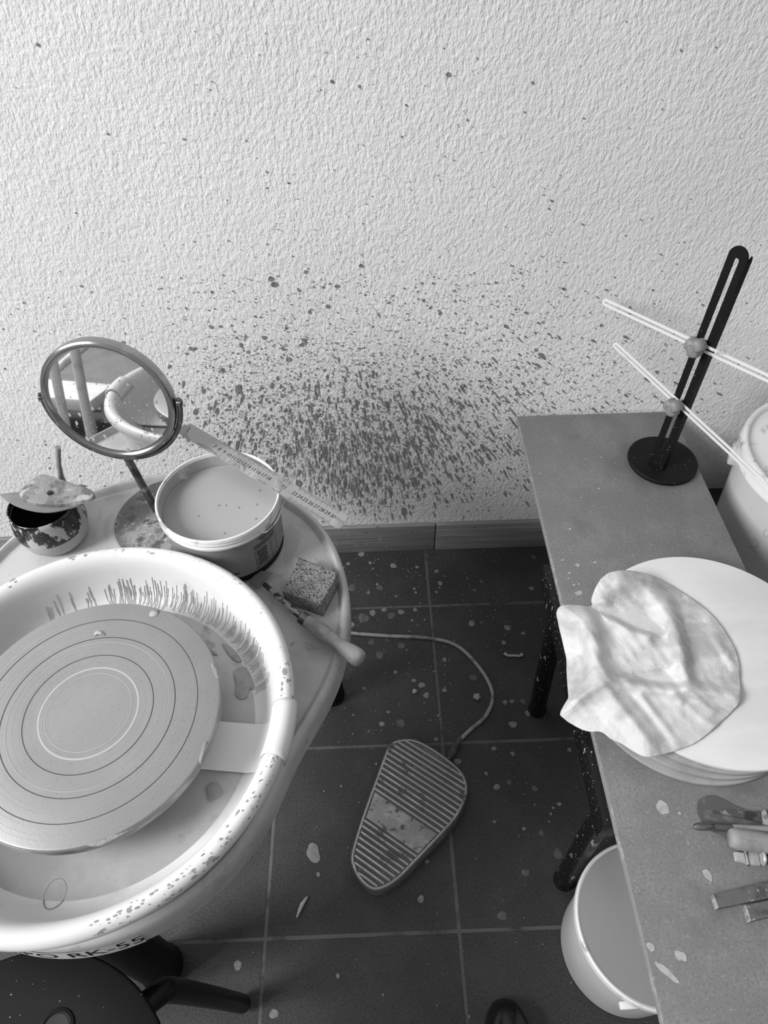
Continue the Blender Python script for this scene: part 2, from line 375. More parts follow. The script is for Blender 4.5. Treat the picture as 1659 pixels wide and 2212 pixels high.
for px, py, s in ((785, 1335, 13), (845, 1330, 9), (802, 1387, 7), (867, 1395, 8), (820, 1415, 9), (1022, 1464, 8), (865, 1562, 9), (1130, 1515, 7), (1153, 1204, 6), (820, 1270, 8), (1040, 1256, 5), (1155, 1703, 6), (1205, 1845, 9), (1085, 1978, 8), (1040, 1345, 4), (1100, 1690, 5), (760, 1270, 10), (740, 1320, 9), (1170, 1800, 5), (1025, 1275, 5), (1135, 1885, 7)):
    p = at(px, py, 0); fd.append(blob(p.x, p.y, s*.00095, 1, random.random()*6, 0, 16))
for k in range(1500):
    x = random.gauss(-.04, .20); y = -abs(random.gauss(0, .38))-.01
    if y < -1.1: continue
    r = .0009*math.exp(random.gauss(0, .5))
    (fb if random.random() < .45 else fd).append(blob(x, y, min(r, .0045), 1, 0, 0, 8))
for k in range(700):
    x = random.uniform(-.5, .5); y = random.uniform(-1.3, 0)
    fb.append(blob(x, y, random.uniform(.0003, .0007), 1, 0, 0, 6))
p = at(677, 1842, 0); fb.append(blob(p.x, p.y, .0125, 1.25, .3, .1, 24))
floor_blobs('slip_spots', fb, m_spot); floor_blobs('faint_slip_spots', fd, m_spotd, .0006)
bs = []
for px, py, s in ((754, 1157, .0055), (822, 1163, .006), (726, 1172, .007), (815, 1139, .003), (864, 1140, .003), (793, 1175, .003), (835, 1180, .003), (790, 1150, .0025), (735, 1145, .004), (905, 1145, .002), (700, 1160, .005), (690, 1140, .004), (770, 1178, .003)):
    p = at_y(px, py, -.01); bs.append(blob(p.x, p.z, s, 1.5, 0, .1, 14))
for k in range(60): bs.append(blob(random.gauss(-.15, .12), random.uniform(.01, .09), random.uniform(.0006, .0016), 1.3, 0, .2, 7))
o = flat_blobs('slip_spots', bs, lambda x, z: (x, -.0104, z), m_spot, bb); o['kind'] = 'stuff'
# clay crumbs on the floor
def lump(name, pts, rad, m, label, cat, flat=.6, group=None):
    o = tube(name, pts, rad, m, None, seg=10, n=5, flat=flat); tag(o, label, cat, group); return o
P = [at(a, b, .004) for a, b in ((1090, 1411), (1097, 1416), (1110, 1416), (1122, 1417), (1128, 1413))]
lump('clay_scrap', P, lambda t: .0038 if t < .12 or t > .88 else .0028, m_spotl, 'bone-shaped curl of dried clay on the dark tile beside the bench leg', 'clay scrap', 1)
P = [at(a, b, .003) for a, b in ((641, 1982), (652, 1955), (664, 1937))]
lump('clay_scrap', P, lambda t: .0036*(1-abs(t-.5)*1.2), m_spotl, 'long pale clay shaving on the floor below the foot pedal, near the wheel', 'clay scrap')
for (px, py, r, lb) in ((896, 1493, .005, 'small rough clay crumb on the floor tile above the foot pedal'), (1030, 1505, .007, 'loose grainy clay crumb inside the loop of the pedal cable')):
    c = at(px, py, r*.7); bm = bmesh.new(); bmesh.ops.create_icosphere(bm, subdivisions=3, radius=r)
    for v in bm.verts:
        n = math.sin(v.co.x*1700+2)*math.sin(v.co.y*1500)*math.sin(v.co.z*1900+1); v.co = v.co*(1+.25*n+.15*math.sin(v.co.x*700+v.co.y*900)); v.co.z *= .7; v.co += c
    me = bpy.data.meshes.new('clay_crumb'); bm.to_mesh(me); bm.free(); tag(link('clay_crumb', me, m_spotl, None, 50), lb, 'clay crumb')
# ------------------------------------------------------------------ pottery wheel
WC = Vector((-.458, -.706, 0)); TZ = .532       # wheel axis, tray surface
wheel = thing('pottery_wheel', 'white electric pottery wheel with grey wheel head and deep splash pan', 'pottery wheel', (WC.x, WC.y, 0))
RT_ = [(0, .465), (21.5, .441), (30, .427), (37, .406), (45, .379), (53, .352), (59, .329), (66.6, .303), (72.5, .282), (80, .258), (87, .240), (95, .2285), (105, .2255), (180, .2255)]
def rtray(d):
    d = abs((d+180) % 360-180)
    for (a, ra), (b, rb) in zip(RT_, RT_[1:]):
        if d <= b:
            t = (d-a)/(b-a); return ra+(rb-ra)*(t*t*(3-2*t)*.35+t*.65)
    return RT_[-1][1]
NT = 240
rad_ = np.array([rtray(360*k/NT) for k in range(NT)])
for _ in range(6): rad_ = (np.roll(rad_, 1)+rad_*2+np.roll(rad_, -1))/4
outl = [((r*math.cos(math.radians(84.8+360*k/NT))), (r*math.sin(math.radians(84.8+360*k/NT)))) for k, r in enumerate(rad_)]
def offset(P, d):
    out = []
    n = len(P)
    for i in range(n):
        a, b = Vector(P[i-1]), Vector(P[(i+1) % n]); t = (b-a).normalized(); out.append((P[i][0]-t.y*d, P[i][1]+t.x*d))
    return out
tv, tf = [], []
rings = [(.030, .492), (.004, .492), (0, .496), (-.0002, .520), (.0003, .5335), (.0018, .5385), (.0050, .5418), (.0085, .5425), (.0115, .5405), (.0135, .536), (.0165, .5325), (.024, TZ), (.05, TZ)]
for d, z in rings:
    for x, y in offset(outl, d): tv.append((WC.x+x, WC.y+y, z))
for i in range(len(rings)-1):
    for k in range(NT): k2 = (k+1) % NT; tf.append((i*NT+k, i*NT+k2, (i+1)*NT+k2, (i+1)*NT+k))
tf.append(tuple((len(rings)-1)*NT+k for k in range(NT))); tf.append(tuple(range(NT))[::-1])
tray = link('tray', pydata('tray', tv, tf), m_body, wheel, 40)
lathe('motor_housing', (WC.x, WC.y, 0), [(.10, .37), (.155, .38), (.165, .40), (.165, .49)], m_black, wheel, seg=64)
# label wrapped on the side of the body
LR = .2262
def side(x, z, r=LR):  # x metres along the rim, measured from the label centre
    a = math.radians(-96)+x/.2255; return Vector((WC.x+r*math.cos(a), WC.y+r*math.sin(a), z))
nl = 40; lw = .205
vs = [side(-lw/2+lw*k/nl, z) for z in (.4955, .5285) for k in range(nl+1)]
lab = link('name_label', pydata('name_label', vs, [(k, k+1, nl+2+k, nl+1+k) for k in range(nl)]), m_white, tray)
v_, f_ = text_mesh('SHIMPO RK-55', .031)
link('lettering', pydata('lettering', [side(v.x*1.0+.006, .5118+v.y*.95, LR+.0003) for v in v_], f_), m_ink, lab)
# splash pan: two halves
prof = [(.060, .546), (.100, .5445), (.150, .5450), (.1815, .5458), (.1915, .5500), (.1995, .5570), (.2045, .5680), (.2085, .5820), (.2115, .598), (.2145, .609), (.2185, .6165), (.2235, .6205), (.2285, .6220), (.2335, .6205), (.2368, .6160), (.2380, .6105), (.2365, .6050), (.2325, .6030), (.2275, .6035), (.2240, .6000), (.2215, .590), (.2185, .575), (.2160, .560), (.2140, .548), (.2120, .5395), (.205, .5375), (.150, .5375), (.060, .5380)]
SEAM = -8.0
for k, (a0, a1) in enumerate(((SEAM+.15, SEAM+179.85), (SEAM+180.15, SEAM+359.85))):
    lathe('splash_pan', (WC.x, WC.y, 0), prof[::-1], m_pan, wheel, seg=110, a0=a0, a1=a1, closed=True, smooth=50)
# slip film on the pan floor (a thin dried coat) and drips on the wall curve
film = lathe('slip_film', (WC.x, WC.y, 0), [(.062, .5466), (.100, .5450), (.150, .5456), (.1812, .5464), (.1822, .5461)], m_panfloor, wheel, seg=120, caps=False)
film['kind'] = 'stuff'
def pan_pt(r, a, off=.0006):
    ip = prof[:13]
    for (r0, h0), (r1, h1) in zip(ip, ip[1:]):
        if r <= r1:
            t = (r-r0)/(r1-r0); nrm = Vector((-(h1-h0), r1-r0)).normalized()
            rr, hh = r+nrm.x*off, h0+(h1-h0)*t+nrm.y*off; break
    return Vector((WC.x+rr*math.cos(a), WC.y+rr*math.sin(a), hh))
dv, df = [], []
for k in range(170):
    a = math.radians(random.uniform(14, 100) if k < 150 else random.uniform(90, 125)); r0 = random.uniform(.2010, .2095); r1 = random.uniform(.1835, .1900); wd = random.uniform(.0005, .0011)
    n = 12; i = len(dv); lean = random.uniform(-.015, .03); wv = random.uniform(0, 6)
    for j in range(n+1):
        t = j/n; r = r0+(r1-r0)*t**.8; ww = wd*(.35+.9*t if t < .93 else .6)
        aa = a+lean*t+.003*math.sin(wv+t*7)
        for s in (-1, 0, 1): dv.append(pan_pt(r, aa+s*ww/.2, .0002 if s else .0009))
    for j in range(n):
        for s in range(2): df.append((i+j*3+s, i+j*3+s+1, i+j*3+s+4, i+j*3+s+3))
o = link('slip_drips', pydata('slip_drips', dv, df), m_drip, wheel, 60); o['kind'] = 'stuff'
# joint covers
for sgn, a0 in ((1, SEAM), (-1, SEAM+180)):
    a = math.radians(a0); u = Vector((math.cos(a), math.sin(a), 0)); v = Vector((-u.y, u.x, 0))
    n0 = 10; vs, fs = [], []
    cp = [(.2125, .6020), (.2142, .6100), (.2180, .6178), (.2230, .6222), (.2285, .6240), (.2345, .6225), (.2388, .6175), (.2402, .6100), (.2388, .6030), (.2375, .5960)]
    half = math.radians(8.2)
    for j in range(n0+1):
        aa = a-half+2*half*j/n0; e = 1 if 0 < j < n0 else .9985
        for r, h in cp: vs.append(WC+Vector((r*e*math.cos(aa), r*e*math.sin(aa), h-(0 if e == 1 else .0006))))
    m_ = len(cp)
    for j in range(n0):
        for i in range(m_-1): fs.append((j*m_+i, j*m_+i+1, (j+1)*m_+i+1, (j+1)*m_+i))
    cl = link('rim_clip', pydata('rim_clip', vs, fs), m_pan, wheel, 40)
    sd = cl.modifiers.new('s', 'SOLIDIFY'); sd.thickness = .0020; sd.offset = 1
    pl_ = [(.125, -.0295), (.2045, -.0295), (.2065, -.022), (.2065, .022), (.2045, .0295), (.125, .0295)]
    pv = [(.110, .5475), (.150, .5485), (.186, .5505), (.196, .556), (.2025, .566), (.2075, .582), (.2115, .598)]
    vs, fs = [], []
    for r, h in pv:
        for s in (-.0300, -.0292, .0292, .0300): vs.append(WC+u*r+v*s+Vector((0, 0, h+(.0022 if abs(s) < .0296 else 0))))
    for j in range(len(pv)-1):
        for i in range(3): fs.append((j*4+i, j*4+i+1, (j+1)*4+i+1, (j+1)*4+i))
    link('joint_plate', pydata('joint_plate', vs, fs), m_white, wheel, 30)
# wheel head: disc with turned grooves
HZ = .6095; hp = [(.062, .547), (.062, .585), (.138, .588), (.1475, .5895), (.1498, .592), (.1505, .596), (.1505, .6065), (.1495, .6088), (.148, HZ)]
head = lathe('wheel_head', (WC.x, WC.y, 0), hp+[(.148, HZ), (.07, HZ), (.00001, HZ+.0001)], m_head, wheel, seg=160, smooth=30)
lathe('rim_side', (WC.x, WC.y, 0), [(.1507, .5965), (.1508, .6065)], m_headside, head, seg=160)
def ring(r, wd, m, name='groove', dz=.0003):
    lathe(name, (WC.x, WC.y, 0), [(r-wd/2, HZ), (r-wd/2, HZ+dz), (r+wd/2, HZ+dz), (r+wd/2, HZ)], m, head, seg=200, closed=True)
for r in (.0735, .0985, .1245): ring(r, .0007, m_groove)
ring(.0485, .0006, m_ring, 'turned_ring'); ring(.0562, .0022, m_ring, 'turned_ring', .00015); ring(.0915, .0005, m_ring, 'turned_ring', .0002)
for k in range(22): ring(.006+.0064*k+random.uniform(0, .003), random.uniform(.00012, .0002), m_mark, 'turning_mark', .0001)
# clay left on the edge of the head and smears
def smear(name, pts, z, m, parent, h=.0012, n=6):
    Q = catmull([Vector((*at(px, py, z)[:2], z)) for px, py in pts], n, True)
    c = sum(Q, Vector())/len(Q); vs = [q for q in Q]+[c+(q-c)*.82+Vector((0, 0, h)) for q in Q]+[c+Vector((0, 0, h*1.15))]
    k = len(Q); fs = [(i, (i+1) % k, k+(i+1) % k, k+i) for i in range(k)]+[(k+i, k+(i+1) % k, 2*k) for i in range(k)]
    return link(name, pydata(name, vs, fs), m, parent, 60)
for pts in (((185, 1826), (215, 1822), (238, 1806), (262, 1800), (300, 1784), (292, 1790), (262, 1806), (240, 1818), (212, 1828)),
            ((430, 1640), (436, 1615), (444, 1600), (448, 1604), (441, 1625), (434, 1650)),
            ((456, 1436), (462, 1434), (470, 1452), (474, 1464), (468, 1464), (460, 1450)),
            ((322, 1326), (330, 1316), (345, 1320), (338, 1330), (326, 1332)), ((203, 1374), (206, 1364), (216, 1362), (224, 1366), (228, 1373), (220, 1371), (210, 1371))):
    smear('clay_smear', pts, HZ+.0002, m_rib, head, .0012)
for pts in (((505, 1450), (528, 1440), (540, 1455), (552, 1480), (548, 1488), (538, 1490), (534, 1505), (520, 1510), (508, 1500), (510, 1480)),
            ((480, 1390), (498, 1398), (515, 1415), (522, 1428), (508, 1428), (492, 1412)),
            ((446, 1700), (462, 1690), (476, 1700), (482, 1712), (470, 1722), (452, 1730), (448, 1715)),
            ((425, 1385), (440, 1388), (455, 1400), (470, 1412), (462, 1414), (445, 1402))):
    smear('wet_smear', pts, .5475, m_smear, wheel, .0008)
# ring-shaped drop outline on the pan floor
c = at(117, 1930, .549)
tube('slip_ring', [pan_pt(math.hypot(c.x+.0112*math.cos(t)-WC.x, c.y+.0150*math.sin(t)-WC.y), math.atan2(c.y+.0150*math.sin(t)-WC.y, c.x+.0112*math.cos(t)-WC.x), .0002) for t in np.linspace(0, 2*PI, 20, endpoint=False)], .0007, m_smear, wheel, seg=6, n=3, closed=True)
# clay specks on the pan rim
sv = []
for k in range(260):
    a = random.uniform(-75, 12) if k < 200 else random.uniform(10, 130)
    a = math.radians(a); ph = math.radians(random.uniform(20, 120)); s = math.exp(random.gauss(-7.6, .55)); el = random.uniform(1, 3)
    o_ = []
    for q_ in range(9):
        t = 2*PI*q_/9; o_.append((a+s*el*math.cos(t)/.23, ph+s*math.sin(t)*(1+.3*random.random())/.0095))
    sv.append(o_)
vs, fs = [], []
for o_ in sv:
    i = len(vs)
    for a, ph in o_:
        r = .2283+.0100*math.cos(ph); h = .6122+.0101*math.sin(ph); vs.append(WC+Vector((r*math.cos(a), r*math.sin(a), h)))
    fs.append(tuple(range(i, i+9)))
o = link('clay_specks', pydata('clay_specks', vs, fs), m_smear, wheel); o['kind'] = 'stuff'
# legs of the wheel
for px, py, r in ((352, 2090, .034), (718, 1503, .026), (-330, 1650, .03)):
    f = at(px, py, 0); d = (WC-f); d.z = 0; f = f if px > 0 else Vector((-.86, -.60, 0))
    lathe('leg', (f.x, f.y, 0), [(r*.97, 0), (r*1.02, .004), (r*1.02, .014), (r*.94, .018), (r*.94, .4915)], m_black, wheel, seg=40)
# ------------------------------------------------------------------ foot pedal with cable
ped = thing('foot_pedal', 'grey ribbed foot pedal caked with dried clay, lying on the dark tiles', 'foot pedal', tuple(at(880, 1750, 0)))
pout = [at(*p_, .034) for p_ in ((838, 1612), (862, 1597), (895, 1596), (930, 1612), (968, 1638), (1000, 1668), (1011, 1700), (1006, 1730), (985, 1770), (945, 1815), (900, 1862), (860, 1902), (825, 1922), (800, 1922), (775, 1900), (760, 1870), (758, 1845), (770, 1800), (788, 1745), (812, 1680))]
top = catmull([(p_.x, p_.y, 0) for p_ in pout], 5, True)
pc = sum(top, Vector())/len(top)
ax = (at(862, 1600, .034)+at(975, 1660, .034))/2-(at(800, 1920, .034)); ax.z = 0
axn = (at(930, 1625, .034)-at(800, 1905, .034)); axn.z = 0; axn.normalize(); sid = Vector((axn.y, -axn.x, 0))
def lv(p_): d_ = Vector((p_[0], p_[1], 0))-pc; return d_.dot(sid), d_.dot(axn)
tl = [lv(q_) for q_ in top]
# ribs run across: direction given by the photo's groove line
gr = (at(1010, 1695, .034)-at(858, 1610, .034)); gr = (at(990, 1740, .034)-at(835, 1640, .034)); gr.z = 0; gr.normalize()
gp = Vector((-gr.y, gr.x, 0));  gp = gp if gp.dot(axn) > 0 else -gp
frame = (Vector((pc.x, pc.y, 0)), gr, gp, Vector((0, 0, 1)))
loc = [((q_-pc).dot(gr), (q_-pc).dot(gp)) for q_ in top]
low = [(x*.97+.004, y*.97-.003) for x, y in loc]
prism('housing', low, .002, .0275, m_strain, ped, bev=.004, frame=frame)
plate = prism('tread_plate', loc, .0275, .033, m_pedal, ped, bev=.002, frame=frame)
def span(y, P):
    xs = []
    for i in range(len(P)):
        (x0, y0), (x1, y1) = P[i], P[(i+1) % len(P)]
        if (y0-y)*(y1-y) <= 0 and y0 != y1: xs.append(x0+(x1-x0)*(y-y0)/(y1-y0))
    return (min(xs), max(xs)) if len(xs) > 1 else None
# raised border
bd = offset(loc, .004)
if abs(bd[0][0]) > abs(loc[0][0])+abs(bd[0][1])*0 and span(0, bd)[1] > span(0, loc)[1]: bd = offset(loc, -.004)
Fp = lambda x, y, z: Vector((pc.x, pc.y, 0))+gr*x+gp*y+Vector((0, 0, z))
tube('border_bead', [Fp(x, y, .0335) for x, y in bd[::3]], .0020, m_ribm, plate, seg=8, n=3, closed=True)
ymin, ymax = min(y for x, y in loc), max(y for x, y in loc)
yb0, yb1 = [(at(*p_, .034)-pc).dot(gp) for p_ in ((845, 1830), (880, 1748))]
yb0 = (at(790, 1765, .034)-pc).dot(gp); yb1 = (at(815, 1715, .034)-pc).dot(gp)
pitch = .0100; y = ymin+.010; nr = 0
def rib(y):
    s_ = span(y, bd)
    if not s_ or s_[1]-s_[0] < .02: return
    a_, b_ = s_[0]+.0055, s_[1]-.0055
    tube('rib', [Fp(a_, y, .0334), Fp(a_+.002, y, .0345), Fp((a_+b_)/2, y, .0347), Fp(b_-.002, y, .0345), Fp(b_, y, .0334)], .0021, m_ribm, plate, seg=8, n=3, flat=1)
y = yb0-.006
while y > ymin+.008: rib(y); y -= pitch*.97
y = yb1+.006
while y < ymax-.008: rib(y); y += pitch
s0, s1 = span(yb0, bd), span(yb1, bd)
prism('blank_panel', [(s0[0]+.004, yb0), (s0[1]-.004, yb0), (s1[1]-.004, yb1), (s1[0]+.004, yb1)], .033, .0342, m_panelm, plate, bev=.0006, frame=frame)
cp_ = [at(a_, b_, .004) for a_, b_ in ((640, 1350), (700, 1357), (757, 1367), (830, 1373), (930, 1379), (990, 1397), (1040, 1448), (1064, 1500), (1050, 1545), (1012, 1580), (990, 1602))]
cb_ = tube('cable', cp_, .0040, m_cable, ped, seg=12, n=8)
a_, b_ = at(990, 1602, .008), at(972, 1634, .014)
for k in range(9):
    t = k/8; r = .0058+.0016*t
    c_ = a_.lerp(b_, t); lathe('strain_relief', c_, [(r*.72, -.0022), (r, -.0012), (r, .0012), (r*.72, .0022)], m_strain, ped, seg=20, axis=(b_-a_))
tube('strain_core', [a_-(b_-a_)*.25, a_, b_, b_+(b_-a_)*.2], .0045, m_strain, ped, n=3)
# ------------------------------------------------------------------ pail of slip on the tray
BC = Vector((-.340, -.402, 0)); BZ = TZ+.0052
pail = thing('plastic_pail', 'round white plastic pail of grey slip with a printed side, on the wheel tray', 'pail', (BC.x, BC.y, BZ))
pp = [(.0765, 0), (.0785, .002), (.080, .03), (.0835, .088), (.0865, .0885), (.0872, .0905), (.0872, .094), (.0860, .0955), (.0872, .097), (.0872, .1005), (.0862, .102), (.0875, .1035), (.0875, .108), (.0865, .1095), (.0848, .1095), (.0838, .1075), (.0825, .09), (.080, .05), (.0775, .004), (.001, .004)]
lathe('pail_body', (BC.x, BC.y, BZ), pp, m_pail, pail, seg=120, smooth=40)
lathe('inner_coating', (BC.x, BC.y, BZ), [(.0800, .06), (.0832, .1045)], m_pailin, pail, seg=120, caps=False)
lathe('slip_surface', (BC.x, BC.y, BZ), [(.0817, .0838), (.0813, .0850), (.0800, .0842), (.079, .0840), (.0001, .0840)], m_slip, pail, seg=120)
def cyl(a_, z, off): r = .0785+(z-.002)/.086*.0052+off; return Vector((BC.x+r*math.cos(a_), BC.y+r*math.sin(a_), BZ+z))
def wrap(name, a0, a1, z0, z1, off, m, parent, n=60):
    vs = [cyl(math.radians(a0+(a1-a0)*k/n), z, off) for z in (z0, z1) for k in range(n+1)]
    return link(name, pydata(name, vs, [(k, k+1, n+2+k, n+1+k) for k in range(n)]), m, parent, 60)
lab = wrap('printed_wrap', -180, 180, .012, .084, .0006, m_label, pail, 120)
wrap('black_band', -180, 180, .002, .0135, .0011, m_blackp, lab, 120)
pr = []
def bars(ac, z, width, h, words=True):
    x = ac-width/2
    while x < ac+width/2-.3:
        w_ = random.uniform(1.2, 3.4) if words else width; w_ = min(w_, ac+width/2-x); pr.append((x, x+w_, z, z+h)); x += w_+(.7 if words else 1)
AC = -39
for k in range(3): bars(AC+4+k, .0795-.0034*k, 26-3*k, .0019)
for k in range(3): bars(AC, .0680-.0034*k, 30-4*abs(k-1), .0019)
for k in range(11): bars(AC-5, .0545-.0032*k, random.uniform(9, 14), .0016)
for k in range(12): pr.append((AC-14, AC+17, .0570-.0032*k, .0573-.0032*k))
for x in (AC-14, AC+7, AC+17): pr.append((x, x+.35, .0190, .0573))
bars(AC, .0165, 31, .0017)
for k in range(5): pr.append((AC-6+k*5, AC-3+k*5, .0138, .0143)) if k < 0 else None
bars(-78, .022, 12, .004); bars(-8, .070, 5, .006); bars(-10, .04, 3, .0012)
vs, fs = [], []
for x0, x1, z0, z1 in pr:
    n = max(1, int((x1-x0)/4)); i = len(vs)
    for z in (z0, z1):
        for k in range(n+1): vs.append(cyl(math.radians(x0+(x1-x0)*k/n), z, .0010))
    for k in range(n): fs.append((i+k, i+k+1, i+n+2+k, i+n+1+k))
link('fine_print', pydata('fine_print', vs, fs), m_ink, lab)['kind'] = 'stuff'
tube('spout_lip', [cyl(math.radians(-44), .096, .0035), cyl(math.radians(-40), .0905, .0058), cyl(math.radians(-33), .0885, .006), cyl(math.radians(-20), .0885, .0062), cyl(math.radians(0), .0885, .0062)], .0012, m_pail, pail, seg=8)
for px, py in ((472, 1092), (427, 1115), (515, 1097), (554, 1090), (552, 1121), (484, 1152), (487, 1092), (560, 1060)):
    q_ = at(px, py, BZ+.0840); lathe('clay_fleck', q_, [(.0022, 0), (.0018, .0007), (.0001, .001)], m_smear, pail, seg=9)
# ------------------------------------------------------------------ ruler lying across the pail
RZ = BZ+.1097
rl = thing('steel_ruler', 'thirty-centimetre steel ruler smeared with clay, laid across the white pail', 'ruler', tuple(at(570, 1030, RZ)))
a_ = at(397, 925, RZ); b_ = at(743, 1130, RZ); u = (b_-a_).normalized(); v = Vector((-u.y, u.x, 0)); L_ = (b_-a_).length; wd = .0265
hw = wd/2; outl_ = [(0, -hw), (L_-.006, -hw)]+[(L_-.006+.006*math.sin(t), -hw+(1-math.cos(t))*hw) for t in np.linspace(.2, PI-.2, 9)]+[(L_-.006, hw), (0, hw)]
hol = [(L_-.010+.0028*math.cos(t), -.0+.0028*math.sin(t)) for t in np.linspace(0, 2*PI, 14, endpoint=False)]
prism('blade', outl_, 0, .001, m_steel, rl, frame=(a_, u, v, Vector((0, 0, 1))), holes=[hol])
sc = (L_-.012)/.306; vs, fs = [], []
def q4(x0, x1, y0, y1, al=0):
    i = len(vs)
    for x, y in ((x0, y0), (x1, y0), (x1, y1), (x0, y1)): vs.append(a_+u*x+v*y+Vector((0, 0, .0012)))
    fs.append((i, i+1, i+2, i+3))
for mm in range(45, 301):
    if 186 < mm < 196 or 212 < mm < 226: continue
    x = mm/1000*sc; h = .0062 if mm % 10 == 0 else .0045 if mm % 5 == 0 else .0028
    w_ = .00032 if mm % 10 == 0 else .00016
    if mm > 70: q4(x, x+w_, hw-h, hw-.0003)
    if mm > 170 or mm % 10 == 0: q4(x, x+w_, -hw+.0003, -hw+h*.9)
for cm in range(7, 31):
    if cm in (19, 22): continue
    tv_, tf_ = text_mesh(str(cm), .0088); i = len(vs)
    vs += [a_+u*(cm*.01*sc+t.x-.001)+v*(t.y-.0005)+Vector((0, 0, .0012)) for t in tv_]; fs += [tuple(i+k for k in f) for f in tf_]
link('markings', pydata('markings', vs, fs), m_ink, rl)
for pts in (((388, 930), (398, 918), (412, 922), (404, 930), (398, 940), (412, 955), (405, 952)), ((425, 955), (445, 962), (465, 980), (470, 988), (450, 975)), ((590, 1048), (600, 1035), (612, 1050), (604, 1062), (592, 1056)), ((715, 1128), (722, 1118), (738, 1124), (744, 1130), (735, 1140), (722, 1138)), ((518, 1006), (524, 1004), (530, 1010), (524, 1016))):
    smear('clay_smear', pts, RZ+.0011, m_smear, rl, .0008)
# ------------------------------------------------------------------ round crusted disc with the mirror
MX = Vector((-.468, -.330, 0))
mir = thing('table_mirror', 'round tilting table mirror with splashed glass on a slim metal stem', 'mirror', (MX.x, MX.y, TZ))
lathe('base', (-.441, -.347, TZ), [(.0870, 0), (.0880, .001), (.0880, .0035), (.0872, .0048), (.040, .005), (.0001, .005)], m_batdk, mir, seg=90)
MC = Vector((-.478, -.321, .752)); th, ph = -.105, .141
mn = Vector((math.cos(ph)*math.sin(th), -math.cos(ph)*math.cos(th), math.sin(ph)))
hx = Vector((0, 0, 1)).cross(mn).normalized(); vy = mn.cross(hx)
lathe('frame', MC, [(.0812, -.010), (.0905, -.0105), (.0915, -.009), (.0922, .000), (.0912, .0045), (.089, .0062), (.0865, .0055), (.0845, .0030), (.0812, .0020)], m_chrome, mir, seg=120, axis=mn, closed=True)
gl = lathe('glass', MC, [(.0816, -.006), (.0816, .0018), (.0001, .0018)], m_mirror, mir, seg=120, axis=mn)
# specks on glass
B2 = []
for k in range(420):
    r = .080*math.sqrt(random.random()); t = random.random()*2*PI; x, y = r*math.cos(t), r*math.sin(t)
    if random.random() > .25+.75*max(0, min(1, (x*1.0-y*.8+.05)/.09)): continue
    B2.append(blob(x, y, .0004*math.exp(random.gauss(0, .45)), 1.2, 0, .3, 7))
for px, py, s in ((152, 894, .002), (173, 893, .0022), (167, 912, .0022), (201, 880, .0017), (228, 940, .0024), (338, 868, .0022), (300, 963, .0035), (330, 925, .0018), (271, 868, .0012), (259, 822, .0013), (278, 973, .003), (349, 938, .0025), (190, 945, .0028), (203, 946, .0025)):
    q_ = at_pl(px, py, MC, mn)-MC; B2.append(blob(q_.dot(hx), q_.dot(vy), s, 1.3, 0, .2, 12))
flat = flat_blobs('clay_specks', B2, lambda x, y: MC+hx*x+vy*y+mn*.0024, m_spotl, gl); flat['kind'] = 'stuff'
# yoke: half ring below the mirror
ya = [MC+mn*-.003+(hx*math.cos(t)+vy*math.sin(t))*.0965 for t in np.linspace(math.radians(-184), math.radians(4), 40)]
tube('yoke', ya, .0038, m_steeldk, mir, seg=10, smooth_path=False)
for s_ in (1, -1): lathe('pivot', MC+hx*(s_*.0935)-mn*.003, [(.0052, 0), (.0055, .0015), (.0055, .006), (.0035, .0075), (.0001, .0078)], m_steeldk, mir, seg=20, axis=hx*s_)
bot = MC-mn*.003-vy*.0985
tube('stem', [(MX.x, MX.y, TZ+.004), Vector((MX.x, MX.y, TZ+.004)).lerp(bot, .5), bot], .0058, m_steeldk, mir, seg=16, n=4)
# ------------------------------------------------------------------ pot with ribs
PC = Vector((-.611, -.374, TZ))
pot = thing('clay_pot', 'small round pot, black glaze above bare speckled clay, on the wheel tray', 'pot', tuple(PC))
kp = 1.0
pprof = [(.036, 0), (.040, .0015), (.0475, .012), (.0515, .028), (.0518, .042)]
lathe('pot_body', PC, pprof+[(.0500, .056), (.0482, .068), (.0478, .0745), (.0462, .0750), (.0458, .072), (.0475, .056), (.047, .03), (.036, .006), (.0001, .006)], m_raw, pot, seg=90, smooth=60)
gl_ = [(.0524, .034), (.0525, .042), (.0507, .056), (.0489, .068), (.0485, .0748), (.0470, .0760), (.0454, .0748), (.0452, .070)]
lathe('glaze_band', PC, gl_, m_glaze, pot, seg=90, smooth=60, caps=False)
lathe('dark_interior', PC, [(.0464, .068), (.0470, .056), (.0462, .03), (.0345, .0070), (.0001, .0070)], m_dark, pot, seg=60, caps=False)
PT = PC.z+.0762
def kid(name, px, z0, z1, m, label, cat, tilt=None, holes=None):
    Q = catmull([Vector((*at(a__, b__, z0)[:2], 0)) for a__, b__ in px], 6, True)
    h = [[(q_.x, q_.y) for q_ in H] for H in holes] if holes else None
    o = prism(name, [(q_.x, q_.y) for q_ in Q], z0, z1, m, None, bev=min(.0012, (z1-z0)*.3), holes=h)
    tag(o, label, cat); return o
kid('throwing_rib', ((3, 1072), (8, 1068), (50, 1064), (120, 1060), (178, 1048), (183, 1060), (180, 1088), (150, 1100), (110, 1108), (70, 1105), (30, 1092)), PT+.0004, PT+.0024, m_ribgrey, 'flat grey kidney-shaped rib lying directly on the rim of the pot', 'rib')
hc = at(112, 1067, PT+.006)
hq = [Vector((hc.x+.0055*math.cos(t), hc.y+.0055*math.sin(t), 0)) for t in np.linspace(0, 2*PI, 14, endpoint=False)]
